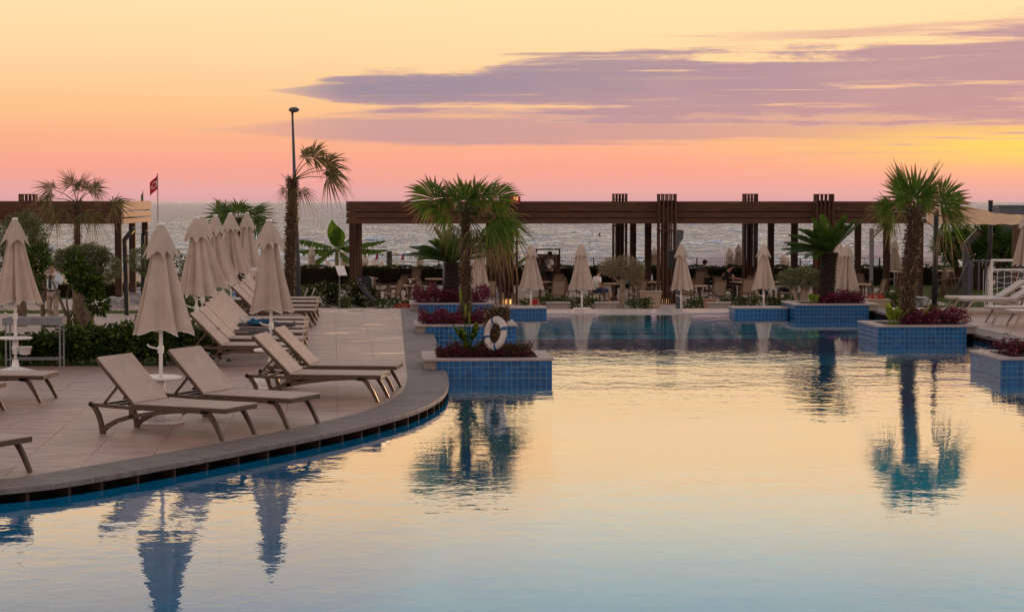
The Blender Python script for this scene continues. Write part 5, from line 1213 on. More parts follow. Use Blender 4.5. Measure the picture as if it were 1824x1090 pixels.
# urns and boxes at the pool edge
D = 62.5; r = thing('terracotta_urn', 'terracotta urn with a red panel behind the low blue ledge', 'urn', (XP(952, D), D, -1.05)); MB().lathe([(.22, 0), (.36, .22), (.40, .42), (.33, .60), (.17, .70), (.16, .80), (.20, .84), (.18, .85), (.13, .78)], 24).build('urn_body', terra_m, r, True); MB().bbox((0, -.17, .76), (.16, .05, .12), .01).build('red_panel', red_m, r)
def flowerbox(px, D, z, w_, h_, label, fl, mat):
    r = thing('flower_box', label, 'planter box', (XP(px, D), D, z), 0, 'flower boxes along the pool edge')
    MB().add([(-w_ * .38, -.2, 0), (w_ * .38, -.2, 0), (w_ * .38, .2, 0), (-w_ * .38, .2, 0), (-w_ / 2, -.26, h_), (w_ / 2, -.26, h_), (w_ / 2, .26, h_), (-w_ / 2, .26, h_)], [(3, 2, 1, 0), (4, 5, 6, 7), (0, 1, 5, 4), (1, 2, 6, 5), (2, 3, 7, 6), (3, 0, 4, 7)]).build('box_body', mat, r)
    MB().bbox((0, 0, h_ + .018), (w_ + .05, .57, .04), .006).build('box_rim', mat, r)
    if fl: crown(r, [((0, 0, h_ + .09), (w_ * .36, .16, .09), 1)], .05, .045, fl, 'flowers', 160)
redfl = leafmat('red_petal', (.35, .02, .02), (.5, .03, .03), (.45, .12, .03))
cream = pmat('cream_plaster', (.42, .33, .26), (.36, .28, .22), rough=.8)
flowerbox(718, 60.5, -.85, .62, .42, 'low beige box with red flowers left of the far planter', redfl, cream); flowerbox(1264, 61.5, -.85, .36, .66, 'narrow red-brown box right of the grey post', None, terra_m)
flowerbox(1159, 67.5, -.95, .74, .74, 'tapered beige box at the foot of a pergola post right of the pale olive', None, cream); flowerbox(1561, 56.5, -.45, .72, .52, 'tapered beige box with red flowers right of the leaning cycad', redfl, cream); flowerbox(1634, 58, -.35, .3, .4, 'small dark marble box right of the sparse palm trunk', None, marble_m)
# ================================================================== PEOPLE
def skinned(name, joints, edges, mat, parent, root=0, sub=2):
    me = bpy.data.meshes.new(name); me.from_pydata([j[0] for j in joints], edges, []); me.materials.append(mat)
    o = bpy.data.objects.new(name, me); COL.objects.link(o); o.parent = parent
    m = o.modifiers.new('skin', 'SKIN'); m.use_smooth_shade = True
    if not me.skin_vertices: return o
    for i, j in enumerate(joints):
        rr = j[1] if isinstance(j[1], tuple) else (j[1], j[1]); me.skin_vertices[0].data[i].radius = rr; me.skin_vertices[0].data[i].use_root = (i == root)
    s = o.modifiers.new('sub', 'SUBSURF'); s.levels = sub; s.render_levels = sub
    return o
def person(label, loc, rz, pose, shirt, pants, skin=None, hair=None, scale=1.0, armL=None, armR=None, shorts=False, tie=False, sleeves=False, lean=0.0, headturn=0.0, grp='people by the dining terrace'):
    skin = skin or skin_m; hair = hair or hair_m
    r = thing('person', label, 'person', loc, rz, grp); r.scale = (scale,) * 3
    J = {}
    if pose == 'stand':
        J.update(pel=(0, 0, .95), wst=(0, .01, 1.08), chs=(0, .0, 1.30), nek=(0, -.0, 1.47), hd0=(0, .02, 1.56), hd1=(0, .03, 1.66), hd2=(0, .015, 1.73))
        leg = lambda s: [(s * .09, 0, .90), (s * .10, .01, .50), (s * .105, -.02, .09), (s * .12, .14, .03)]
    else:
        c = lean; J.update(pel=(0, 0, .52), wst=(0, -.01 + c * .12, .66), chs=(0, -.0 + c * .32, .88), nek=(0, .02 + c * .5, 1.05), hd0=(0, .05 + c * .56, 1.13), hd1=(0, .07 + c * .6, 1.23), hd2=(0, .05 + c * .62, 1.30))
        leg = lambda s: [(s * .10, .05, .50), (s * .14, .45, .52), (s * .14, .46, .09), (s * .15, .60, .03)]
    sz = J['chs'][2]; sh = lambda s: (s * .185, J['chs'][1], sz + .10)
    dfl = lambda s: [sh(s), (s * .24, J['chs'][1] - .02, sz - .17), (s * .20, J['chs'][1] + .20, sz - .25), (s * .16, J['chs'][1] + .27, sz - .25)]
    arms = {-1: armL or dfl(-1), 1: armR or dfl(1)}
    jt = [(J['pel'], (.135, .105)), (J['wst'], (.125, .095)), (J['chs'], (.15, .105)), (J['nek'], .055), (J['hd0'], (.065, .075)), (J['hd1'], (.078, .095)), (J['hd2'], (.06, .07))]
    ed = [(0, 1), (1, 2), (2, 3), (3, 4), (4, 5), (5, 6)]
    nose = len(jt); h1 = Vector(J['hd1']); jt.append(((h1.x, h1.y + .105, h1.z - .03), .013)); ed.append((5, nose))
    for s in (-1, 1):
        b = len(jt); a = arms[s]; jt += [(a[0], .058), (a[1], .044), (a[2], .03), (a[3], (.034, .018))]; ed += [(2, b), (b, b + 1), (b + 1, b + 2), (b + 2, b + 3)]
        dv = (Vector(a[3]) - Vector(a[2])).normalized(); sdv = dv.cross(Vector((0, 0, 1))); sdv = sdv.normalized() if sdv.length > .1 else Vector((1, 0, 0))
        for k, (o_, l_) in enumerate([(-.028, .065), (-.010, .078), (.009, .072), (.026, .055)]):
            q = Vector(a[3]) + dv * .03 + sdv * o_; jt.append((tuple(q + dv * l_ - Vector((0, 0, .02))), .008)); ed.append((b + 3, len(jt) - 1))
        jt.append((tuple(Vector(a[3]) + sdv * (-.045 * s) + dv * .02), .010)); ed.append((b + 3, len(jt) - 1))
        l = leg(s); b = len(jt); jt += [(l[0], .088), (l[1], .058), (l[2], .042), (l[3], (.035, .04))]; ed += [(0, b), (b, b + 1), (b + 1, b + 2), (b + 2, b + 3)]
    skinned('body', jt, ed, skin, r)
    # shirt
    js = [(J['pel'][:2] + (J['pel'][2] + .0,), (.155, .125)), (J['wst'], (.15, .115)), (J['chs'], (.172, .125)), ((J['nek'][0], J['nek'][1], J['nek'][2] - .03), .075)]; es = [(0, 1), (1, 2), (2, 3)]
    for s in (-1, 1):
        a = arms[s]; m_ = tuple((Vector(a[0]) * .35 + Vector(a[1]) * .65)); b = len(js); js += [(a[0], .075), (m_, .068)]; es += [(2, b), (b, b + 1)]
        if sleeves: js += [(a[1], .058), (tuple(Vector(a[2]) * .8 + Vector(a[1]) * .2), .046)]; es += [(b + 1, b + 2), (b + 2, b + 3)]
    skinned('shirt', js, es, shirt, r)
    jp = [(J['pel'], (.15, .118))]; ep = []
    for s in (-1, 1):
        l = leg(s); b = len(jp); kk = [(l[0], .102), (l[1], .075)]
        if not shorts: kk += [(tuple(Vector(l[2]) + Vector((0, 0, .03))), .062)]
        jp += kk; ep += [(0, b)] + [(b + i, b + i + 1) for i in range(len(kk) - 1)]
    skinned('shorts' if shorts else 'trousers', jp, ep, pants, r)
    for s in (-1, 1): l = leg(s); MB().bbox((l[2][0], l[2][1] + .06, .035), (.095, .27, .075), .02).build('shoe', dark_m, r, True)
    hm = MB(); hm.ball((h1.x, h1.y - .015, h1.z + .035), (.092, .105, .085), 14, 8); hm.ball((h1.x, h1.y - .06, h1.z - .02), (.08, .06, .075), 12, 6); hm.build('hair', hair, r, True)
    for s in (-1, 1): MB().ball((h1.x + s * .035, h1.y + .088, h1.z + .0), (.013, .008, .008), 8, 5).build('eye', hair_m, r)
    if tie: MB().sweep([(0, J['nek'][1] + .10, J['nek'][2] - .06), (0, .155, 1.25), (0, .150, 1.08), (0, .155, 1.02)], [.05, .065, .085, .02], .012, up=(0, 1, 0)).build('tie', dark_m, r); MB().lathe([(.158, 0), (.158, .045)], 18, (0, 0, .965), 1, .80).build('belt', dark_m, r)
    return r
wshirt = pmat('white_shirt', (.74, .70, .68), (.66, .62, .61), rough=.85, ns=8, bump=.002, bs=20); bshirt = pmat('black_shirt', (.022, .022, .025), rough=.9); lshirt = pmat('pale_blue_shirt', (.60, .70, .76), (.52, .62, .68), rough=.85, ns=8, bump=.002, bs=20)
beige = pmat('beige_trousers', (.36, .29, .235), (.30, .24, .195), rough=.85); jean = pmat('blue_denim', (.03, .07, .13), rough=.9); rshirt = pmat('red_brown_shirt', (.22, .06, .05), rough=.9); pat = pmat('blue_patterned', (.10, .20, .34), (.30, .36, .42), rough=.9, ns=22)
D = 51.3
person('man in pale blue shirt, dark tie and beige trousers, standing on the garden path', (XP(94, D), D, ground_z(D)), R(165), 'stand', lshirt, beige, skin_m, scale=1.0, tie=True, sleeves=True,
       armL=[(-.185, 0, 1.40), (-.27, .02, 1.16), (-.10, .20, 1.40), (-.03, .20, 1.47)], armR=[(.185, 0, 1.40), (.27, .02, 1.16), (.10, .20, 1.42), (.04, .20, 1.49)])
D = 80
person('standing man in a white T-shirt and dark trousers facing left under the pergola', (XP(980, D), D, FZ), R(112), 'stand', wshirt, bshirt, skind_m, scale=1.06)
D = 80; bag = thing('dark_bag', 'dark bag held before the standing man', 'bag', (XP(969, D), D - .05, FZ + .85)); MB().bbox((0, 0, .2), (.3, .22, .4), .06).build('bag_body', dark_m, bag, True); MB().add(*torus(.09, .012, 20, 6)).build('handle', dark_m, bag); bag.children[1].location = (0, 0, .42)
D = 73.6; person('seated man in a white T-shirt and shorts facing right, left of the pale olive', (XP(1062, D), D, FZ), R(-62), 'sit', wshirt, jean, skin_m, scale=1.05, shorts=True, lean=.12)
D = 76.6; person('seated man in a black T-shirt reaching across the table to the right', (XP(1286, D), D, FZ), R(-75), 'sit', bshirt, bshirt, skin_m, scale=1.1, lean=.42, armR=[(.18, .15, .98), (.26, .38, .82), (.16, .68, .78), (.12, .78, .77)], armL=[(-.18, .15, .98), (-.26, .38, .82), (-.16, .62, .78), (-.12, .70, .77)])
D = 77.6; person('person in a reddish shirt and jeans partly behind the last closed parasol', (XP(1349, D), D, FZ), R(-40), 'sit', rshirt, jean, skin_m, scale=1.05, lean=.25)
D = 74.3; person('seated man in a white T-shirt seen from behind under the flat topped olive', (XP(1404, D), D, FZ), R(20), 'sit', wshirt, bshirt, skin_m, scale=1.08, lean=.15, armL=[(-.185, .03, .98), (-.30, -.02, .78), (-.26, .12, .66), (-.2, .18, .66)])
D = 77.6; person('person in a blue patterned top hidden behind the pale olive', (XP(1117, D), D, FZ), R(80), 'sit', pat, bshirt, skind_m, scale=1.05, lean=.2)
D = 84; person('person with a pale grey top bending behind the grey post parasol', (XP(1243, D), D, FZ), R(-60), 'sit', towel_m, bshirt, skin_m, scale=1.05, lean=.5)
D = 95; person('person in a red shirt on the beach side, behind the front slatted column', (XP(1171, D), D, -1.6), R(60), 'stand', red_m, bshirt, skind_m, scale=1.05, grp='people on the beach')
# ================================================================== LAMPS, POLES, SIGNS
D = 59.5; zb = ground_z(D); tp = W(526, 196, D)
r = thing('lamp_pole', 'tall grey lamp pole with an oval lamp head beside the wind-blown palm', 'street lamp', (XP(527, D), D, zb)); ht = tp.z - zb
x0_ = XP(523, D) - XP(527, D); MB().tube([(.09, 0, 0), (.05, 0, 2.0), (x0_ , 0, ht - .12)], [.10, .085, .032], 10).build('pole', lampgrey_m, r, True)
MB().tube([(x0_, 0, ht - .14), (x0_, 0, ht - .06)], .04, 8).build('collar', dark_m, r); MB().ball((x0_ + .05, 0, ht), (.17, .15, .085), 16, 8).build('lamp_head', lampgrey_m, r, True)
def bent_lamp(px0, D, zb, px1, py1, kx, ky, label, w_=.13, lit=True, mat=None, tx=None, ty=None):
    r = thing('garden_lamp', label, 'garden lamp', (XP(px0, D), D, zb), 0, 'bent garden lamp posts'); b = Vector((XP(px0, D), D, zb)); k = W(kx, ky, D) - b; e = W(px1, py1, D) - b
    MB().sweep([(0, 0, 0), tuple(k)], w_, w_, up=(0, 1, 0)).build('post', mat or dark_m, r)
    h = MB().sweep([tuple(k + Vector((0, 0, -.03))), tuple(e)], w_, w_, up=(0, 1, 0)).build('lamp_arm', mat or dark_m, r)
    if lit:
        d = (e - k).normalized(); nrm = Vector((d.z, 0, -d.x)); MB().bar(k + d * .22 + nrm * (w_ * .52), e - d * .06 + nrm * (w_ * .52), .05, .012, up=(nrm.x, 0, nrm.z)).build('light_strip', emat('amber_strip', (1, .55, .10), 1.6), h)
bent_lamp(226, 61, ground_z(61), 239, 406, 222, 425, 'bent garden lamp with a lit amber strip by the left pergola'); bent_lamp(255, 66, ground_z(66), 262, 412, 255, 416, 'second bent garden lamp half hidden by the largest parasol', lit=False)
bent_lamp(1720, 63, -.62, 1744, 411, 1721, 434, 'large grey bent lamp post before the yucca', .20, False, lampgrey_m)
D = 63.2; r = thing('grey_post', 'slim blue-grey post with a dark box, behind the closed parasol at the front slatted column', 'lamp post', (XP(1208, D), D, -1.05)); h_ = W(1209, 409, D).z + 1.05
MB().bbox((0, 0, h_ / 2), (.15, .15, h_), .01).build('post', lampgrey_m, r); MB().sweep([(0, 0, h_ - .4), (.10, 0, h_ - .3), (.12, 0, h_ - .02)], .12, .10).build('lamp_arm', lampgrey_m, r); MB().bbox((-.20, 0, h_ - .98), (.30, .25, .62), .02).build('speaker_box', dark_m, r)
D = 84; r = thing('slim_post', 'slim flat grey post between two pergola posts on the right', 'post', (XP(1551, D), D, -1.0)); MB().bbox((0, 0, 1.35), (.16, .06, 2.9), .01).build('post', grey_m, r); MB().bbox((.09, .05, 1.35), (.05, .05, 2.85), .005).build('dark_edge', dark_m, r)
D = 72; r = thing('slim_post', 'slim blue-grey lamp column behind the cycad crown on the left', 'post', (XP(802, D), D, -.95)); hh = W(802, 408, D).z + .95
MB().bbox((0, 0, hh / 2), (.14, .14, hh), .01).build('post', lampgrey_m, r); MB().bbox((0, -.075, hh - .35), (.07, .02, .35), .004).build('light_strip', emat('amber_strip', (1, .55, .1), 1.6), r)
D = 68; r = thing('slim_post', 'pale thin post in front of the left cycad trunk', 'post', (XP(792, D), D, -.84)); MB().bbox((0, 0, 1.0), (.12, .10, 2.0), .01).build('post', grey_m, r); MB().box((0, 0, 2.02), (.14, .12, .03)).build('cap', grey_m, r)
# slatted sign panel by the man with the tie
D = 50; zb = ground_z(D); r = thing('slatted_sign', 'brown slatted wooden panel on a black post beside the man with the tie', 'sign', (XP(77, D), D, zb)); MB().tube([(0, 0, 0), (0, 0, 1.75)], .045, 8).build('post', dark_m, r)
for k in range(5):
    o = MB().bbox((0, 0, 0), (.42, .03, .115), .006).build('slat', wood_m, r); o.location = (-.10, -.06, .80 + k * .145)
MB().box((-.10, -.035, 1.09), (.05, .02, .72)).build('batten', dark_m, r)
# flags
def text_mesh(txt, size, mat, parent, loc, rot, name='lettering', ext=.004):
    cu = bpy.data.curves.new(name, 'FONT'); cu.body = txt; cu.size = size; cu.extrude = ext; cu.align_x = 'CENTER'; cu.align_y = 'CENTER'
    o = bpy.data.objects.new(name, cu); COL.objects.link(o); bpy.context.view_layer.update()
    me = bpy.data.meshes.new_from_object(o.evaluated_get(bpy.context.evaluated_depsgraph_get())); COL.objects.unlink(o); bpy.data.objects.remove(o)
    q = link(name, me, mat, parent); q.location = loc; q.rotation_euler = rot; return q
def flag(px, D, zb, pytop, w_, h_, mat, label, side=-1, emblem=False, pr=.02, sag=.35, pt=None):
    b = Vector((XP(px, D), D, zb)); tz = W(px, pytop, D).z - zb; r = thing('flag', label, 'flag', tuple(b), 0)
    MB().tube([(0, 0, 0), (0, 0, tz)], pr, 8).build('pole', grey_m, r); MB().ball((0, 0, tz), pr * 1.6, 8, 5).build('finial', grey_m, r)
    n = 18; mb = MB(); vs = []
    fn = lambda u, v: (side * (u * w_ * .82), .06 * math.sin(u * 7 + v) * u, tz - .04 - v * h_ - sag * u * h_)
    for lay in (-.004, .004):
        for i in range(n + 1):
            for j in range(7): x, y, z = fn(i / n, j / 6); vs.append((x, y + lay, z))
    f = []
    for i in range(n):
        for j in range(6): a = i * 7 + j; f.append((a, a + 1, a + 8, a + 7)); a += (n + 1) * 7; f.append((a, a + 7, a + 8, a + 1))
    mb.add(vs, f); c = mb.build('cloth', mat, r, True)
    if emblem:
        wm = emat('flag_white', (.75, .7, .7), 0.0); q = MB(); k = 22; ring = []
        P_ = lambda x, y: (lambda u, v: (fn(u, v)[0], fn(u, v)[1] - .012, fn(u, v)[2]))(x, y)
        oc = [(.42 + .17 * math.cos(R(35 + 290 * i / k)) * h_ / w_ * 1.5, .5 + .25 * math.sin(R(35 + 290 * i / k))) for i in range(k + 1)]; ic = [(.46 + .135 * math.cos(R(48 + 264 * i / k)) * h_ / w_ * 1.5, .5 + .20 * math.sin(R(48 + 264 * i / k))) for i in range(k + 1)]
        vs = [P_(*a) for a in oc] + [P_(*a) for a in ic]; q.add(vs, [(i, i + 1, k + 2 + i, k + 1 + i) for i in range(k)]); st_ = [(.70 + (.09 if i % 2 == 0 else .036) * math.cos(R(36 * i)) * h_ / w_ * 1.5, .5 + (.125 if i % 2 == 0 else .05) * math.sin(R(36 * i))) for i in range(10)]
        q.add([P_(*a) for a in st_], [tuple(range(10))]); q.build('crescent_and_star', wm, c)
    return r
flag(283, 70, -.9, 311, .36, .48, red_m, 'red flag with a white crescent and star on a tall thin pole', -1, True, .018, .55)
flag(257, 84, -1.0, 340, .13, .42, pmat('green_cloth', (.09, .17, .05), rough=.8), 'small green pennant above the end of the left pergola', -1, False, .012, .5)
flag(387, 84, -1.0, 357, .18, .34, pmat('yellow_cloth', (.55, .33, .03), rough=.8), 'small yellow pennant above the low dark palm', 1, False, .014, -.2)
# red numeral display over the pergola
D = 73.2; c = W(909, 357, D); r = thing('led_display', 'small red numeral display showing 10 above the pergola, behind palm leaves', 'display', (c.x, c.y, 2.9))
MB().bbox((0, 0, .12), (.78, .10, .34), .01).build('housing', dark_m, r); led_m = emat('led_amber', (1, .62, .2), 1.0); red_e = emat('led_red_field', (.30, .010, .010), .12)
MB().box((.20, -.055, .19), (.36, .012, .19)).build('field', red_e, r); text_mesh('10', .20, led_m, r, (.20, -.066, .19), (R(90), 0, 0), 'numeral')
MB().box((.02, -.055, .04), (.62, .012, .07)).build('field', red_e, r)
MB().tube([(-.3, .02, 0), (-.3, .02, -.15)], .02, 6).tube([(.3, .02, 0), (.3, .02, -.15)], .02, 6).build('bracket', dark_m, r)
# ================================================================== RIGHT SIDE
D = 54.8
r = thing('black_pole', 'black sail pole right of the sparse palm trunk', 'pole', (XP(1664, D), D, -.4)); hp = W(1668, 376, D); MB().tube([(0, 0, 0), (hp.x - XP(1664, D), 0, hp.z + .4)], .075, 10).build('pole', dark_m, r, True); MB().lathe([(.12, 0), (.12, .44), (.08, .46)], 12).build('foot', dark_m, r)
D2 = 72; r = thing('black_pole', 'black sail pole with a pale cap behind the goal', 'pole', (XP(1762, D2), D2, -.9)); hp2 = W(1763, 358, D2); MB().tube([(0, 0, 0), (0, 0, hp2.z + .9)], .085, 10).build('pole', dark_m, r, True); MB().lathe([(.1, hp2.z + .86), (.1, hp2.z + .92)], 10).build('cap', dark_m, r); MB().tube([(0, 0, hp2.z + .75), (.3, 0, hp2.z + .62)], .03, 6).build('sail_hook', grey_m, r)
def sail():
    c = [W(1652, 372, 60), W(1650, 400, 58), W(1832, 400, 62), W(1832, 384, 72)]; n = 22; vs = []
    for lay in (0, -.012):
        for i in range(n + 1):
            u_ = i / n
            for j in range(n + 1):
                v_ = j / n; a = c[0].lerp(c[3], u_); b_ = c[1].lerp(c[2], u_); q = a.lerp(b_, v_)
                q.z -= .30 * math.sin(math.pi * u_) * math.sin(math.pi * v_) * .6 + .02 * math.sin(u_ * 34 + v_ * 5) * (.3 + .7 * abs(v_ - .5)) - lay; q.z += .16 * math.sin(math.pi * min(u_ * 1.6, 1)) * (1 - v_); vs.append(q)
    f = []; m = (n + 1) ** 2
    for i in range(n):
        for j in range(n): a = i * (n + 1) + j; f.append((a, a + 1, a + n + 2, a + n + 1)); f.append((a + m, a + n + 1 + m, a + n + 2 + m, a + 1 + m))
    MB().add(vs, f)
    o = MB().add(vs, f).build('shade_sail', sail_m, None, True); tag(o, 'sagging beige shade sail stretched to the right of the pergola', 'shade sail')
sail()
D = 74; r = thing('wooden_post', 'thick wooden post under the right end of the shade sail', 'post', (XP(1807, D), D, -1)); MB().bbox((0, 0, 1.55), (.22, .22, 3.1), .012).build('post', chair_m, r); MB().bbox((.18, 0, 1.5), (.08, .2, 3.0), .008).build('side_plank', lampgrey_m, r)
D = 88; r = thing('kiosk', 'flat roofed blue-grey kiosk top on the right behind the sail', 'kiosk', (XP(1815, D), D, -1)); c = W(1770, 367, D).z + 1; MB().bbox((0, 0, c - .25), (2.4, 1.8, .5), .02).build('fascia', pmat('slate_panel', (.12, .135, .17), (.10, .11, .14), rough=.6), r); MB().bbox((0, 0, (c - .5) / 2), (1.9, 1.4, c - .5), .02).build('wall', lampgrey_m, r); MB().bbox((0, 0, c + .02), (2.5, 1.9, .04), .008).build('roof_edge', grey_m, r)
# steel railing
D = 56.5; r = thing('steel_railing', 'dark steel stair railing with upright bars before the goal', 'railing', (XP(1697, D), D, -.45)); b = Vector(r.location)
pts = [W(1697, 530, D) - b, W(1722, 472, D) - b, W(1728, 465, D) - b, W(1768, 465, D) - b]; MB().tube(pts, .035, 8).build('handrail', lampgrey_m, r, True)
for px in (1728, 1732, 1744, 1757): q = W(px, 467, D) - b; MB().box((q.x, 0, q.z / 2), (.05, .05, q.z)).build('upright', lampgrey_m, r)
for k in range(7): px = 1701 + k * 3.6; q = W(px, 521 - k * 8, D) - b; MB().box((q.x, 0, q.z / 2), (.02, .02, q.z)).build('bar', dark_m, r)
# goal with net
D = 55.6; a = W(1767, 464, D); zg = -.25; r = thing('football_goal', 'small white football goal with a knotted net at the right edge', 'goal', (a.x, a.y, zg)); hg = a.z - zg
MB().tube([(0, 0, 0), (0, 0, hg), (2.4, 0, hg), (2.4, 0, 0)], .045, 10).build('front_frame', white_m, r); MB().tube([(.16, .9, 0), (.16, .9, hg * .80), (0, 0, hg)], .035, 8).tube([(2.4, 0, hg), (2.3, .9, hg * .8), (2.3, .9, 0)], .035, 8).tube([(.16, .9, hg * .8), (2.3, .9, hg * .8)], .03, 8).build('back_frame', white_m, r)
nt = MB(); r_ = np.random.default_rng(4)
for i in range(13):
    x = i * .2; nt.tube([(x + r_.normal(0, .02), .45 * 0 + .9 - .0, hg * .8), (x + r_.normal(0, .05), .95, hg * .4), (x + r_.normal(0, .03), .92, 0)], .008, 4, False)
for j in range(8): z = j * hg * .11; nt.tube([(x, .93 + .03 * math.sin(x * 9 + j), z + .03 * math.sin(x * 11 + j * 2)) for x in np.linspace(.1, 2.4, 16)], .008, 4, False); nt.tube([(.0 + .02 * k, k * .18, z + .02 * math.sin(k * 3 + j)) for k in range(6)], .008, 4, False)
for k in range(5): nt.tube([(.02 + .02 * k, .05 + k * .2, hg * (1 - .04 * k)), (.03, .08 + k * .19, hg * .45), (.02, .06 + k * .2, 0)], .008, 4, False)
nt.build('net', white_m, r)
# bar tables and stools
def stool(px, D, rz, lb):
    r = thing('bar_stool', lb, 'stool', (XP(px, D), D, -1.0), R(rz), 'bar stools at the high tables')
    MB().bbox((0, 0, .76), (.42, .42, .05), .01).build('seat', chair_m, r); MB().sweep([(0, -.2, .78), (0, -.26, 1.15)], .42, .03, up=(0, 1, 0)).build('backrest', mesh_m, r)
    for x in (-1, 1):
        for y in (-1, 1): MB().bar((x * .18, y * .18, .75), (x * .24, y * .25, 0), .04).build('leg', chair_m, r)
    for y in (-1, 1): MB().box((0, y * .225, .28), (.42, .03, .03)).build('footrest', chair_m, r)
def bartable(px, D, lb):
    r = thing('bar_table', lb, 'table', (XP(px, D), D, -1.0), 0, 'high bar tables'); MB().bbox((0, 0, 1.09), (.75, .75, .045), .008).build('tabletop', table_m, r); MB().box((0, 0, .55), (.09, .09, 1.05)).build('column', chair_m, r)
    for k in range(4): a = k * math.pi / 2 + .78; MB().bar((0, 0, .25), (.32 * math.cos(a), .32 * math.sin(a), .02), .05).build('foot', chair_m, r)
bartable(1602, 79, 'high bar table left of the sparse palm trunk'); stool(1589, 79, 70, 'bar stool left of the high table by the pergola end'); stool(1610, 80, -60, 'bar stool half hidden behind the sparse palm trunk')
bartable(1678, 80, 'high bar table right of the black sail pole'); stool(1672, 78.5, 100, 'bar stool nearest the black sail pole'); stool(1690, 80, -70, 'bar stool in the middle of the high table row'); stool(1703, 80.5, -75, 'bar stool touching the steel railing'); stool(1683, 82, 20, 'bar stool beyond the high table')
# ================================================================== BEYOND THE HEDGE
D = 86; r = thing('wooden_screen', 'dark wooden service screen with an open slot, behind the standing man', 'screen', (XP(976, D), D, FZ)); zt = W(976, 443, D).z - FZ
for x in (-1, 1): MB().box((x * .52, 0, zt / 2), (.07, .09, zt)).build('upright', wood_m, r)
MB().box((0, 0, zt - .03), (1.1, .1, .06)).build('top_rail', wood_m, r)
for k in range(8): o = MB().bbox((0, 0, 0), (.118, .04, zt - .25), .004).build('board', wood_m, r); o.location = (-.43 + k * .123, 0, (zt - .25) / 2)
def beach_parasol(px, py, D, lb, seed, sc_=1.0):
    t_ = W(px, py, D); r = parasol(t_.x, D, t_.z - 2.7 * sc_, lb, seed, 'closed parasols on the beach', False, False, 0, 'plate', random.uniform(0, 6), False); r.scale = (sc_,) * 3
    return r
for i, (px, py, D, lb) in enumerate([(555.5, 441, 94, 'closed beach parasol tallest of the group behind the white-flowered bush'), (530, 458, 100, 'closed beach parasol nearest the wind-blown palm trunk'), (566, 466, 103, 'small beach parasol just right of the tallest of its group'), (584, 464, 104, 'small beach parasol below the banana leaves'),
  (613, 447, 97, 'beach parasol behind the first pergola column'), (650, 454, 98, 'beach parasol just right of the first pergola column'), (668, 461, 101, 'left one of the twin beach parasols by the beach shower'), (679.5, 464, 102, 'right one of the twin beach parasols by the beach shower'), (706, 466, 104, 'small beach parasol right of the beach shower'), (713, 470, 107, 'tiny beach parasol farthest right of the shower group'), (748, 455, 97, 'beach parasol beside the round-leaved plant left of the cycad'),
  (1030, 446, 95, 'beach parasol peeking out behind the closed parasol with the table disc'), (1165, 440, 94, 'beach parasol between a pergola post and the front slatted column'), (1174, 437, 99, 'beach parasol close behind the front slatted column'), (1300, 441, 95, 'left beach parasol of the pair beside the rear slatted column'), (1315.5, 435, 92.5, 'right beach parasol of the pair beside the rear slatted column'), (1594, 428, 90, 'beach parasol between the last pergola post and the sparse palm'), (1395, 452, 100, 'beach parasol behind the flat topped olive, nearer the pergola post'), (1402, 458, 103, 'small beach parasol just behind the flat topped olive'), (455, 480, 100, 'beach parasol seen low between two deck parasols'), (48, 448, 100, 'beach parasol behind the slatted sign'), (69, 470, 100, 'beach parasol between the olive trees'), (205, 474, 104, 'beach parasol left of the small pergola post'), (232, 470, 102, 'beach parasol beside the lit garden lamp'), (1375, 470, 106, 'tiny beach parasol right of a pergola post'), (1660, 470, 106, 'tiny beach parasol left of the black pole')]):
    beach_parasol(px, py, D, lb, 100 + i, .92 if D > 98 else 1.0)
canw = pmat('white_canopy', (.62, .55, .56), (.56, .50, .51), rough=.85, ns=3)
def canopy(px, py, D, w_, h_, lb, pole=True):
    t_ = W(px, py, D); zb = t_.z - 2.3; r = thing('open_sunshade', lb, 'sunshade', (t_.x, D, zb), .4, 'open white sunshades on the beach'); mb = MB()
    n = 8; vs = [(0, 0, 2.3)]; 
    for rr, zz in ((w_ * .12, 2.2), (w_ * .14, 2.14), (w_ * .35, 2.3 - h_ * .62), (w_ * .5, 2.3 - h_), (w_ * .5, 2.3 - h_ - .14)):
        for k in range(n): a = 2 * math.pi * (k + .5) / n; vs.append((rr * math.cos(a), rr * math.sin(a), zz))
    f = [(0, 1 + k, 1 + (k + 1) % n) for k in range(n)] + [(1 + q * n + k, 1 + q * n + n + k, 1 + q * n + n + (k + 1) % n, 1 + q * n + (k + 1) % n) for q in range(4) for k in range(n)]
    mb.add(vs, f).build('canopy', canw, r); MB().tube([(0, 0, 0), (0, 0, 2.2)], .05, 8).build('pole', dark_m, r)
    for k in range(4): a = math.pi / 2 * k + .3; MB().tube([(0, 0, 1.5), (w_ * .34 * math.cos(a), w_ * .34 * math.sin(a), 2.3 - h_ * .7)], .02, 5).build('strut', dark_m, r)
canopy(1289, 447, 97, 5.6, 1.1, 'largest open white sunshade on the beach, left of two closed parasols'); canopy(1022, 460, 99, 3.8, .55, 'open white sunshade behind the closed parasol with the table disc'); canopy(1567, 433, 99, 2.6, .62, 'open white sunshade between two pergola posts on the right'); canopy(1651, 447, 101, 3.0, .5, 'open white sunshade behind the black sail pole'); canopy(1783, 449, 101, 3.0, .55, 'open white sunshade left of the wooden post'); canopy(1806, 452, 97, 2.6, .5, 'open white sunshade behind the wooden post')
canopy(268, 462, 104, 1.7, .4, 'small open sunshade behind the largest parasol'); canopy(1350, 455, 103, 2.2, .5, 'open white sunshade behind the rear slatted column')
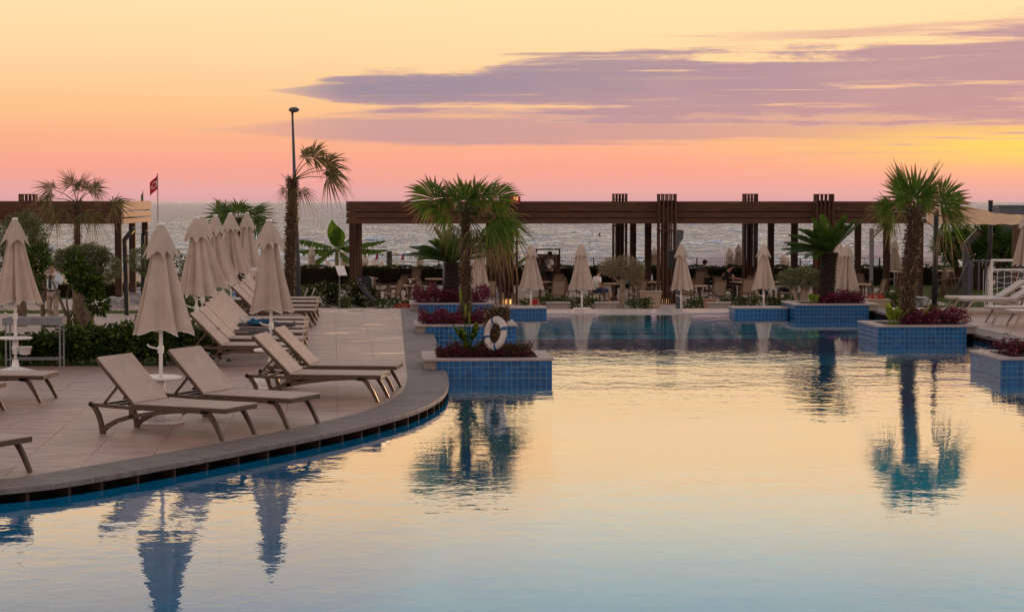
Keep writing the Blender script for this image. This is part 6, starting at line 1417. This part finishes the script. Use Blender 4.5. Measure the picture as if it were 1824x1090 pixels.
# wire fence along the beach
D = 93.2; r = thing('wire_fence', 'dark wire mesh fence behind the clipped hedge', 'fence', (XP(690, D), D, -1.3)); Lf = XP(1700, D) - XP(690, D); zt = W(1000, 459, D).z + 1.3
for k in range(12): MB().box((k * Lf / 11, 0, zt / 2), (.06, .06, zt)).build('fence_post', dark_m, r)
wm = MB()
for k in range(int(Lf / .09)): wm.box((k * .09, 0, zt / 2 + .3), (.010, .010, zt - .6))
for k in range(6): wm.box((Lf / 2, .012, zt - .02 - k * .2), (Lf, .010, .012))
q = wm.build('wire_mesh', dark_m, r); q['kind'] = 'stuff'
# beach shower with two arms and red pennants
D = 95.5; r = thing('beach_shower', 'dark beach shower pillar with two side arms', 'shower', (XP(694, D), D, -1.9)); h_ = W(694, 447, D).z + 1.9
for k in range(3): o = MB().bbox((0, 0, 0), (.085, .24, h_), .008).build('pillar_plank', pmat('green_grey', (.09, .095, .065), (.06, .065, .045), rough=.7), r); o.location = (-.09 + k * .09, 0, h_ / 2)
for s in (-1, 1):
    MB().tube([(s * .14, 0, h_ - .24), (s * .45, 0, h_ - .22), (s * .62, 0, h_ - .22), (s * .74, 0, h_ - .42)], .022, 6).build('shower_arm', grey_m, r); MB().lathe([(.05, 0), (.07, .05), (.03, .08)], 10, (s * .36, 0, h_ - .22)).build('shower_head', pmat('yellow_paint', (.45, .36, .04), rough=.5), r)
for px, py, D, lb in [(674, 448, 96.2, 'red pennant left of the beach shower'), (720, 449, 96.4, 'red pennant right of the beach shower')]: flag(px, D, -1.9, py, .16, .3, red_m, lb, -1, False, .012, .45)
# buoy, far boat marks
b_ = W(1068, 417, 360); r = thing('buoy', 'small dark buoy floating on the sea', 'buoy', (b_.x, 360, -3.3)); MB().lathe([(.10, -.2), (.22, .0), (.20, .2), (.07, .30), (.04, .45), (.02, .46)], 14).build('buoy_float', dark_m, r, True); MB().lathe([(.225, .06), (.222, .11)], 14).build('band', red_m, r)
# scattered blades on the lawn
def grass():
    n = 22000; P = np.zeros((n, 3)); P[:, 0] = rng.uniform(-18, -3.2, n); P[:, 1] = rng.uniform(53.6, 72, n); k = n // 4; P[:k, 0] = rng.uniform(12, 21, k); P[:k, 1] = rng.uniform(70, 88, k)
    P[:, 2] = [-.027 * min(max(y - 37, 0), 37) for y in P[:, 1]]
    keep = ~((P[:, 1] < 62.6) & (P[:, 0] < -9.0 - .12 * (P[:, 1] - 46) + .1)) & ~((P[:, 1] > 65.9) & (P[:, 0] < -3.1)); P = P[keep]
    Vv, Ff = leaves(P, unit(rng.normal(0, .35, (len(P), 3)) + np.array([0, 0, 1.0])), rng.uniform(.05, .11, len(P)), .016, .1); o = npmesh('grass', Vv, Ff, lime_m if False else leafmat('grass_blade', (.05, .09, .015), (.08, .13, .02), (.12, .16, .03)), None); tag(o, 'short mown grass on the lawns', 'grass', None, 'stuff')
grass()
